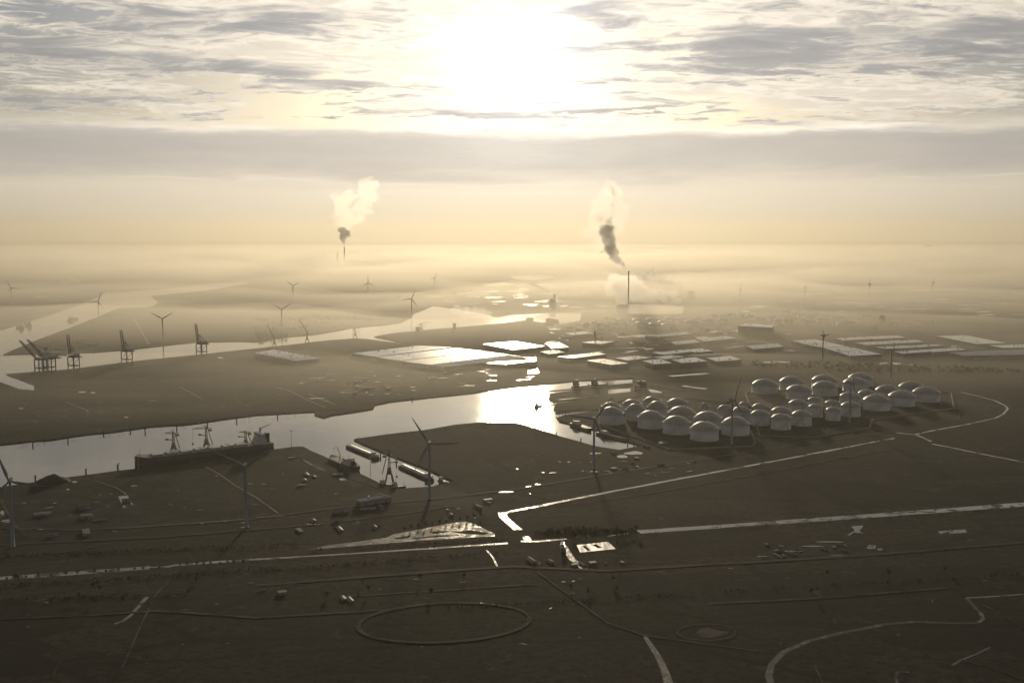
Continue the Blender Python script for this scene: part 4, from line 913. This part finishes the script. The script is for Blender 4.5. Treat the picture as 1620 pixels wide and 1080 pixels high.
rank([tree(x + random.uniform(-3, 3), 919 - x * .0725 + random.uniform(0, 1.5), .5) for x in [8, 26, 41, 64, 81, 106, 122, 148, 167, 190, 212, 229, 250, 285, 296, 309, 322, 335, 349, 360, 372, 385, 398]], 'small bare tree', 'along the lower left canal', 'trees along the lower left canal', 'tree')
rank([tree(x, 834 - (x - 680) * .17 + random.uniform(-2, 0), .55) for x in range(640, 770, 11)], 'small bare tree', 'on the far bank of the long pond', 'trees on the bank of the long pond', 'tree')
rank([tree(x + random.uniform(-2, 2), 851 - (x - 905) * .07 + random.uniform(-2, 3), .7) for x in range(905, 1010, 6)], 'bare tree', 'in the dense row by the canal crossing', 'trees by the canal crossing', 'tree')
fx = [random.uniform(0, 1620) for _ in range(24)]
rank([tree(x, 905 + (1 - x / 1620) * 12 + random.uniform(0, 40), .6) for x in fx], 'lone bare tree', 'across the dark foreground fields', 'trees on the foreground fields', 'tree')
def wood(polys, n, h, name='woodland', seed=1):
    rr = random.Random(seed); c = MB(); 
    for poly, k in zip(polys, n):
        xs = [p[0] for p in poly]; ys = [p[1] for p in poly]; j = 0
        while j < k:
            x = rr.uniform(min(xs), max(xs)); y = rr.uniform(min(ys), max(ys))
            if not inpoly(x, y, poly): continue
            j += 1; P = at(x, y); hh = h * rr.uniform(.5, 1.2)
            for m_ in range(9):
                p = P + Vector((rr.gauss(0, hh * .28), rr.gauss(0, hh * .28), hh * rr.uniform(.15, 1))); s = hh * rr.uniform(.12, .26); q = Vector((rr.uniform(-1, 1), rr.uniform(-1, 1), rr.uniform(-1, 1))).normalized(); r2 = q.orthogonal().normalized() * s; r3 = q.cross(r2).normalized() * s
                c.add([p + r2, p + r3, p - r2 * .8, p - r3, p + q * s * .6], [(0, 1, 4), (1, 2, 4), (2, 3, 4), (3, 0, 4)])
    return tag(c.build(name, M_TWIG), kind='stuff')
wood([[(1190, 572), (1400, 578), (1620, 586), (1620, 592), (1380, 590), (1190, 582)], [(400, 520), (430, 512), (455, 516), (460, 535), (410, 540)], [(600, 505), (540, 500), (400, 505), (420, 515), (600, 512)], [(1180, 490), (1400, 505), (1500, 512), (1240, 520)]], [420, 200, 220, 260], 9)
def band(pts, k):   # points of an uneven belt along a line
    return [(x + random.uniform(-2, 2), y + random.uniform(-k, k)) for x, y in pts]
wood([[(840, 843), (890, 832), (1010, 838), (1000, 845), (880, 850)], [(0, 878), (240, 868), (470, 861), (480, 864), (240, 874), (0, 884)], [(490, 870), (800, 853), (800, 855), (490, 872)], [(1010, 845), (1620, 803), (1620, 806), (1010, 848)], [(0, 925), (500, 895), (800, 872), (800, 875), (500, 900), (0, 930)],
      [(700, 960), (1620, 908), (1620, 911), (700, 964)], [(0, 948), (300, 938), (300, 941), (0, 952)], [(1130, 700), (1400, 660), (1420, 664), (1140, 706)], [(560, 690), (640, 684), (800, 668), (810, 671), (640, 688), (566, 694)], [(0, 702), (260, 672), (500, 650), (500, 654), (260, 677), (0, 707)]],
     [500, 330, 160, 160, 380, 260, 150, 160, 120, 160], 2.3, 'scrub', 5)

# ---------------------------------------------------------------- power stations, chimneys, far buildings
def chimney(px, py, top_py, r, label, grp=None, z=0):
    p = at(px, py); h = H + ray(px, top_py).z / ray(px, top_py).y * p.y
    t = empty('chimney', (p.x, p.y, 0)); tag(t, label, 'chimney', grp)
    b = MB(); b.lathe([(r * 1.3, 0), (r * 1.1, h * .3), (r, h - 4)], 18); b.build('shaft', M_STACK, t)
    b = MB(); b.lathe([(r * 1.05, h - 4), (r * 1.15, h - 3.5), (r * 1.15, h), (r * .8, h + .2), (r * .8, h - 1)], 18, False); b.build('cap', M_DARK, t)
    return Vector((p.x, p.y, h))
def block(px, py, wpx, top_py, label, dep=.6, name='factory_building', mt=None, cat='building', grp=None, windows=0):
    p = at(px, py); h = H + ray(px, top_py).z / ray(px, top_py).y * p.y; wd_ = wpx * p.y / F / 2; dp = wd_ * dep
    t = empty(name, (p.x, p.y, 0)); tag(t, label, cat, grp)
    b = MB(); b.box(-wd_, wd_, 0, 2 * dp, 0, h); b.build('wall', mt or M_CONC, t)
    b = MB(); b.box(-wd_ - .5, wd_ + .5, -.5, 2 * dp + .5, h + .01, h + 1.5); b.box(-wd_ * .4, wd_ * .1, dp * .5, dp, h + 1.5, h + h * .08 + 2); b.build('roof', M_ROOFB, t)
    b = MB()
    for k in range(max(2, int(h / 9))):
        z = 3 + k * (h - 4) / max(2, int(h / 9)); b.box(-wd_ * .9, wd_ * .9, -.12, -.02, z, z + 1.6)
    b.build('window_band', M_WIN, t)
    return t
c1 = chimney(534, 424, 401, 6, 'faint tall chimney without smoke, left of the pair at the left power station')
c2 = chimney(545, 421, 391, 6.5, 'faint tall smoking chimney, right of the pair at the left power station')
block(560, 423, 26, 412, 'faint large boiler house beside the two chimneys of the left power station', name='power_station')
block(583, 424, 18, 414, 'faint lower hall adjoining the boiler house of the left power station', name='power_station')
block(533, 425, 12, 418, 'faint low building at the foot of the left chimney', name='power_station')
c3 = chimney(994, 490, 429, 3.0, 'tall smoking chimney veiled by steam beside the small lake')
block(984, 494, 16, 483, 'low dark terminal building at the foot of the veiled smoking chimney')
block(1094.5, 474, 9, 461, 'small dark block at the right end of the drifting horizontal steam', dep=1)
c5 = chimney(877, 484, 466, 5, 'short squat smoking stack on the misty far bank of the middle channel')
block(874, 488, 10, 474, 'dark block under the short squat smoking stack')
c6 = chimney(941, 544, 524, 2.6, 'slim dark chimney with a wisp of steam in the middle of the port')
sky_b = []
for i, (x, y, w_, ty) in enumerate([(1250, 402, 8, 391), (1197, 403, 12, 397), (1330, 400, 9, 387), (1348, 401, 16, 391), (1297, 403, 26, 396), (1439, 420, 8, 412), (1168, 402, 9, 395), (1470, 400, 10, 386), (1385, 402, 14, 394), (918, 410, 14, 402), (838, 412, 20, 405), (880, 412, 18, 403), (1105, 405, 14, 398), (1520, 402, 18, 389), (1560, 403, 12, 392), (1600, 403, 16, 388)]):
    sky_b.append((x, block(x, 391 if y < 409 else y, w_, ty + (2 if y < 409 else 1), 'x', name='apartment_block')))
rank(sky_b, 'faint grey city block', 'on the hazy skyline under the horizon', 'city skyline blocks', 'apartment block')
block(1015, 614, 14, 604, 'dark hall among the docks behind the back row of pale tanks')
block(870, 512, 12, 504, 'dark blocky building on the near edge of the middle channel, left one')
block(880, 511, 8, 505.5, 'dark blocky building on the near edge of the middle channel, right one')
block(719, 521, 5, 512, 'small dark tower block on the headland by the steaming basin')
block(661, 524, 7, 517.5, 'small dark silo building at the left tip of the headland')
block(838, 508, 12, 503, 'low dark building on the near bank where the middle channel glitters')
block(1396, 513, 8, 500, 'lone hazy tower building behind the logistics park')
block(84, 550, 3, 541, 'white silo tower on the headland behind the container cranes', mt=M_WHITE)

# ---------------------------------------------------------------- steam and smoke
ctex = bpy.data.textures.new('billow', 'CLOUDS'); ctex.noise_scale = 1.0; ctex.noise_depth = 3
def ico(sub=2):
    bm = bmesh.new(); bmesh.ops.create_icosphere(bm, subdivisions=sub, radius=1.0); v = [x.co.copy() for x in bm.verts]; f = [[y.index for y in x.verts] for x in bm.faces]; bm.free(); return v, f
IV, IF = ico(2)
def steam_mat(name, dens, g=0.62, col=(0.995, 0.98, 0.96)):
    m = mat(name); vol_only(m, col, dens, g); return m
def plume(name, spine, D0, label, cat, dens, n=60, spread=.55, seed=3, D1=None, amp=.34, vox=.09, g=.74, col=(0.998, 0.985, 0.96)):
    """spine: (px, py, radius px) along the drift, at depth D0..D1"""
    rr = random.Random(seed); D1 = D1 or D0; b = MB(); k = len(spine) - 1; rmin = min(s[2] for s in spine); rmax = max(s[2] for s in spine)
    o0 = atD(spine[0][0], spine[0][1], D0)
    for i in range(n):
        u = i / (n - 1) * k; j = min(k - 1, int(u)); f = u - j; a, c = spine[j], spine[j + 1]
        r_ = a[2] + (c[2] - a[2]) * f; px = a[0] + (c[0] - a[0]) * f + rr.gauss(0, r_ * spread * .55); py = a[1] + (c[1] - a[1]) * f + rr.gauss(0, r_ * spread * .45)
        Dd = D0 + (D1 - D0) * (i / (n - 1)); p = atD(px, py, Dd); s = r_ * Dd / F * rr.uniform(.26, .60); p = p + Vector((0, rr.gauss(0, r_ * Dd / F * .3), 0))
        sq = Vector((rr.uniform(.8, 1.25), rr.uniform(.8, 1.2), rr.uniform(.7, 1.05)))
        if p.z - s * sq.z * 1.2 < 3: p.z = 3 + s * sq.z * 1.2
        b.add([p - o0 + Vector((v.x * sq.x, v.y * sq.y, v.z * sq.z)) * s for v in IV], IF)
    o = b.build(name, steam_mat(name + '_vapour', dens, g, col)); o.location = o0
    sc = (rmin + rmax) / 2 * D0 / F
    m1 = o.modifiers.new('union', 'REMESH'); m1.mode = 'VOXEL'; m1.voxel_size = max(sc * vox, 1.5)
    tx = bpy.data.textures.new('billow', 'CLOUDS'); tx.noise_scale = sc * .42; tx.noise_depth = 4
    m2 = o.modifiers.new('billow', 'DISPLACE'); m2.texture = tx; m2.strength = sc * amp * 2; m2.mid_level = .5; m2.texture_coords = 'LOCAL'
    tx2 = bpy.data.textures.new('curl', 'CLOUDS'); tx2.noise_scale = sc * .15; tx2.noise_depth = 3
    m3 = o.modifiers.new('curl', 'DISPLACE'); m3.texture = tx2; m3.strength = sc * amp * 1.0; m3.mid_level = .5; m3.texture_coords = 'LOCAL'
    return tag(o, label, cat)
Dm, Dl = c3.y, c2.y
plume('steam_plume', [(993, 428, 1.5), (983, 416, 6), (970, 402, 10), (963, 388, 12), (960, 372, 13), (958, 362, 15)], Dm, 'dense brown grey smoke column rising left from the veiled chimney', 'smoke plume', .040, 150, seed=4, g=.5, col=(0.98, 0.96, 0.94))
plume('steam_plume', [(962, 362, 15), (955, 345, 22), (960, 325, 18), (966, 308, 13), (964, 294, 9), (963, 287, 4)], Dm, 'thin ragged pale top of the tall smoke column of the veiled chimney', 'smoke plume', .009, 130, 1.1, seed=9, g=.66)
plume('steam_plume', [(985, 420, 7), (968, 402, 14), (958, 384, 18), (955, 366, 22), (966, 352, 18)], Dm - 20, 'thin bright fringe of steam wrapped round the dense smoke column', 'steam plume', .0045, 90, 1.1, seed=23, g=.66)
plume('steam_plume', [(964, 362, 12), (966, 340, 5), (972, 306, 6), (966, 290, 6)], Dm, 'small grey smoke tufts high above the veiled chimney', 'smoke plume', .030, 26, .5, seed=19, g=.5, col=(0.98, 0.96, 0.94))
plume('steam_plume', [(545, 389, 1.8), (543, 381, 5), (544, 372, 9), (545, 364, 9)], Dl, 'grey lower knot of smoke over the left power station chimney', 'smoke plume', .045, 60, seed=5, g=.5, col=(0.98, 0.96, 0.94))
plume('steam_plume', [(548, 360, 9), (543, 342, 13), (539, 322, 15), (552, 310, 11)], Dl, 'pale curling left branch of steam above the left power station', 'steam plume', .0045, 110, .8, seed=6)
plume('steam_plume', [(558, 352, 8), (572, 340, 12), (580, 318, 14), (583, 296, 14), (588, 286, 10)], Dl, 'pale curling right branch of steam above the left power station', 'steam plume', .0038, 110, .8, seed=7)
plume('steam_plume', [(1088, 456, 2), (1070, 452, 7), (1048, 446, 10), (1025, 441, 11), (1008, 440, 9)], 6100, 'brown tinged steam bank drifting level left from the small dark block', 'steam plume', .022, 120, .8, seed=8, g=.5, col=(0.98, 0.96, 0.94))
plume('steam_plume', [(877, 463, 1.5), (868, 459, 4), (852, 453, 5), (838, 448, 5), (822, 442, 4)], c5.y, 'grey smoke streaming left from the short squat stack', 'smoke plume', .035, 90, .5, seed=10, g=.5, col=(0.98, 0.96, 0.94))
plume('steam_plume', [(995, 470, 16), (985, 458, 18), (975, 445, 16), (1010, 462, 18), (1040, 468, 14), (1070, 472, 10)], 5500, 'low veil of steam around the foot of the tall veiled chimney', 'steam plume', .013, 110, .9, seed=11, amp=.3)
plume('steam_plume', [(941, 522, .8), (938, 519, 2), (935, 515, 2.5)], c6.y, 'wisp of white steam from the slim chimney in the middle of the port', 'steam plume', .012, 16, .5, seed=12)
plume('steam_plume', [(735, 518, 5), (750, 512, 10), (765, 503, 14), (740, 495, 15), (718, 489, 10)], 4700, 'bright low steam cloud hanging over the basin behind the headland', 'steam plume', .0070, 60, .8, seed=13)
plume('steam_plume', [(140, 453, 2), (128, 449, 5), (115, 446, 8), (100, 450, 7)], 8000, 'small bright puff of steam beyond the wide river at the left', 'steam plume', .014, 40, .8, seed=14)
plume('steam_plume', [(70, 476, 3), (60, 475, 5), (72, 471, 4)], 6300, 'small bright mist puff on the far bank of the wide river', 'steam plume', .010, 24, .8, seed=15)
plume('steam_plume', [(450, 435, 2), (438, 430, 4), (428, 426, 5)], 9500, 'faint bright puff of steam left of the left power station', 'steam plume', .008, 26, .8, seed=16)
plume('steam_plume', [(930, 468, 8), (905, 465, 10), (880, 468, 8), (930, 460, 7)], 6400, 'bright soft steam drifting behind the short squat stack', 'steam plume', .0050, 40, .9, seed=17)
plume('steam_plume', [(840, 432, 8), (825, 425, 8), (900, 430, 6), (870, 425, 7)], 9000, 'pale broken mist cloud over the far glittering lakes', 'steam plume', .0035, 40, .9, seed=18)

# ---------------------------------------------------------------- jetties with their piles
def jetty(a, b_, w_, label, piles=14, pipes=True):
    A, B_ = at(*a), at(*b_); c = (A + B_) / 2; d = (B_ - A); L = d.length; d.normalize()
    t = empty('jetty', (c.x, c.y, 0), math.atan2(d.y, d.x)); tag(t, label, 'jetty')
    b = MB(); b.box(-L / 2, L / 2, -w_ / 2, w_ / 2, .6, 1.8); b.build('deck', M_CONC, t)
    b = MB()
    for i in range(piles):
        x = -L / 2 + L * (i + .5) / piles
        for y in (-w_ * .4, w_ * .4): b.bar((x, y, -4), (x, y, .6), .6, .6, 6)
    b.build('piles', M_POST, t)
    b = MB()
    for i in range(piles): x = -L / 2 + L * (i + .5) / piles; b.bar((x, w_ * .35, 1.8), (x, w_ * .35, 7), .18)
    for y in (-1.2, 0, 1.2): b.bar((-L / 2, y, 2.6), (L / 2, y, 2.6), .3, .3, 5)
    b.build('pipe_rack', M_STEEL, t)
    return t
jetty((868, 620), (1000, 607), 12, 'long hazy jetty behind the pair of dark cargo ships', 22)
jetty((872, 636.5), (946, 627), 9, 'narrow jetty sticking out right of the sun glint', 16)
jetty((1018, 607), (1079, 619), 8, 'slanting piled jetty behind the back row of pale tanks', 16)
jetty((880, 656), (948, 647), 9, 'jetty at the mouth of the inlet before the leftmost pale tanks', 14)
# ---------------------------------------------------------------- standing water and wet hardstanding, seen as small glints
def glints(poly, n, sx, sy, name='puddles', m=None):
    xs = [p[0] for p in poly]; ys = [p[1] for p in poly]; b = MB(); k = 0; z = strip_z[0]; strip_z[0] += .006
    while k < n:
        x = random.uniform(min(xs), max(xs)); y = random.uniform(min(ys), max(ys))
        if not inpoly(x, y, poly) or any(inpoly(x, y, h) for h in holes_px): continue
        k += 1; c = at(x, y); a = random.uniform(-.5, .9); L = random.uniform(.3, 1) ** 2 * sx; w_ = random.uniform(.3, 1) * sy; nn = 8; vs = []
        for i in range(nn):
            q = 6.2832 * i / nn; r_ = random.uniform(.6, 1.1); u, v = math.cos(q) * L * r_, math.sin(q) * w_ * r_
            vs.append((c.x + u * math.cos(a) - v * math.sin(a), c.y + u * math.sin(a) + v * math.cos(a), z))
        b.add(vs, [tuple(range(nn))]); z += .0007
    strip_z[0] = max(strip_z[0], z + .002)
    return tag(b.build(name, m or M_DITCH), kind='stuff')
glints([(850, 505), (1250, 500), (1260, 560), (880, 560)], 90, 45, 16)
glints([(560, 455), (980, 440), (990, 490), (700, 480)], 70, 110, 40)
glints([(1080, 435), (1620, 430), (1620, 500), (1120, 490)], 90, 120, 40)
glints([(430, 590), (880, 572), (840, 600), (520, 640), (430, 630)], 50, 26, 7)
glints([(0, 460), (140, 450), (60, 500), (0, 510)], 20, 60, 20)
glints([(20, 600), (400, 560), (420, 640), (20, 680)], 26, 16, 3)
glints([(0, 780), (400, 740), (700, 790), (760, 820), (400, 840), (0, 850)], 60, 7, 2)
glints([(800, 740), (1000, 715), (1300, 700), (1100, 745), (820, 790)], 36, 10, 2)
glints([(0, 920), (1620, 860), (1620, 1000), (0, 1060)], 46, 5, 1.3)
glints([(1000, 640), (1500, 620), (1480, 660), (1150, 715)], 30, 12, 3)

# ---------------------------------------------------------------- bund walls round the tank clusters
def bund(pts, label, h=2.4):
    P = [at(*p) for p in pts]; b = MB(); n = len(P); c = sum(P, Vector()) / n
    t = MB()
    for i in range(n):
        a, e = P[i] - c, P[(i + 1) % n] - c; d = (e - a).normalized(); q = Vector((-d.y, d.x, 0)) * 1.0
        t.add([a - q * 2, e - q * 2, e + q * 2, a + q * 2, a - q * .5 + Vector((0, 0, h)), e - q * .5 + Vector((0, 0, h)), e + q * .5 + Vector((0, 0, h)), a + q * .5 + Vector((0, 0, h))], [(0, 3, 2, 1), (4, 5, 6, 7), (0, 1, 5, 4), (1, 2, 6, 5), (2, 3, 7, 6), (3, 0, 4, 7)])
    o = t.build('bund_wall', M_QUAY); o.location = c; return tag(o, label, 'bund wall')
bund([(950, 672), (1060, 712), (1190, 706), (1300, 692), (1360, 684), (1380, 664)][:3] + [(1195, 700), (1170, 640), (1020, 624), (948, 645)], 'low bund wall round the left cluster of pale domed tanks')
bund([(1202, 690), (1290, 692), (1375, 678), (1380, 664), (1510, 646), (1505, 622), (1370, 612), (1180, 622)], 'low bund wall round the right cluster of pale domed tanks')

for q, lab in [([(893, 527), (925, 524), (940, 527), (905, 530)], 'hazy hall left of the slim smoking chimney'), ([(1020, 531), (1085, 525), (1095, 528), (1040, 533)], 'long hazy bright roof right of the slim smoking chimney'),
               ([(1100, 536), (1150, 531), (1165, 535), (1115, 540)], 'hazy flat hall just below the tall dark hall'), ([(855, 556), (880, 553), (893, 557), (868, 560)], 'small bright hall between the sun glint pool and the plain bright roof'),
               ([(1060, 541), (1098, 537), (1108, 541), (1070, 545)], 'hazy hall behind the back row of the roof cluster'), ([(1180, 547), (1230, 543), (1240, 548), (1192, 552)], 'dull low hall between roof cluster and logistics park')]:
    warehouse(q, 10, lab, M_ROOF, 4, ridge_h=1.2)


# ---------------------------------------------------------------- low ground mist far over the harbour
def mist():
    m = mat('ground_mist'); vol_only(m, (0.93, 0.885, 0.775), 8.5e-4, 0.67)
    b = MB(); nx, ny = 170, 240
    vs = []; top = []; 
    def P(i, j):
        v = j / ny; y = 2000 + (v ** 2.9) * 106000
        x = (i / nx - .5) * 2 * (1500 + y * 0.72)
        return x, y
    for j in range(ny + 1):
        for i in range(nx + 1):
            x, y = P(i, j)
            nn = mnoise.fractal(Vector((x / 2400, y / 1150, 4.2)), 1.0, 2.0, 5)
            n2 = mnoise.fractal(Vector((x / 700, y / 420, 8.2)), 1.0, 2.0, 3)
            e = min(1, i / 12, (nx - i) / 12, j / 10 , (ny - j) / 1.5)
            lat = 1 - 0.6 * max(0.0, min(1.0, (x / max(y, 1) - .1) / .25)) * max(0.0, 1 - (y - 2000) / 7000)
            near_ = min(1.0, (y - 2000) / 1600); far_ = min(1.0, max(0.0, (y - 3200) / 5200))
            h = (50 * near_ + 96 * far_ + 165 * nn * (.25 + .75 * far_) + 34 * n2 * near_) * lat * (1 - max(0.0, min(1.0, (y - 9000) / 52000))) ** 2.2
            h = max(1.0 if y < 9000 else 1.0 + 8.0 * min(1.0, (y - 9000) / 20000), h) * max(0.0, min(1.0, e)) + .5
            vs.append((x, y, h))
    k = len(vs); N = nx + 1
    vs2 = vs + [(x, y, 0.35) for x, y, z in vs]
    fs = []
    for j in range(ny):
        for i in range(nx):
            a = j * N + i; fs.append((a, a + 1, a + 1 + N, a + N)); fs.append((k + a, k + a + N, k + a + 1 + N, k + a + 1))
    for i in range(nx):
        fs.append((i, k + i, k + i + 1, i + 1)); a = ny * N + i; fs.append((a, a + 1, k + a + 1, k + a))
    for j in range(ny):
        a = j * N; fs.append((a, a + N, k + a + N, k + a)); a = j * N + nx; fs.append((a, k + a, k + a + N, a + N))
    b.add(vs2, fs, True); tag(b.build('mist', m), kind='stuff')
mist()

# ---------------------------------------------------------------- haze: one even box of air
def haze():
    m = mat('haze_air'); vol_only(m, (0.90, 0.855, 0.72), 2.9e-5, 0.60)
    b = MB(); b.box(-GX - 500, GX + 500, GY0 - 500, GY1 + 500, -6.0, 1080.0)
    tag(b.build('haze', m), kind='stuff')
haze()
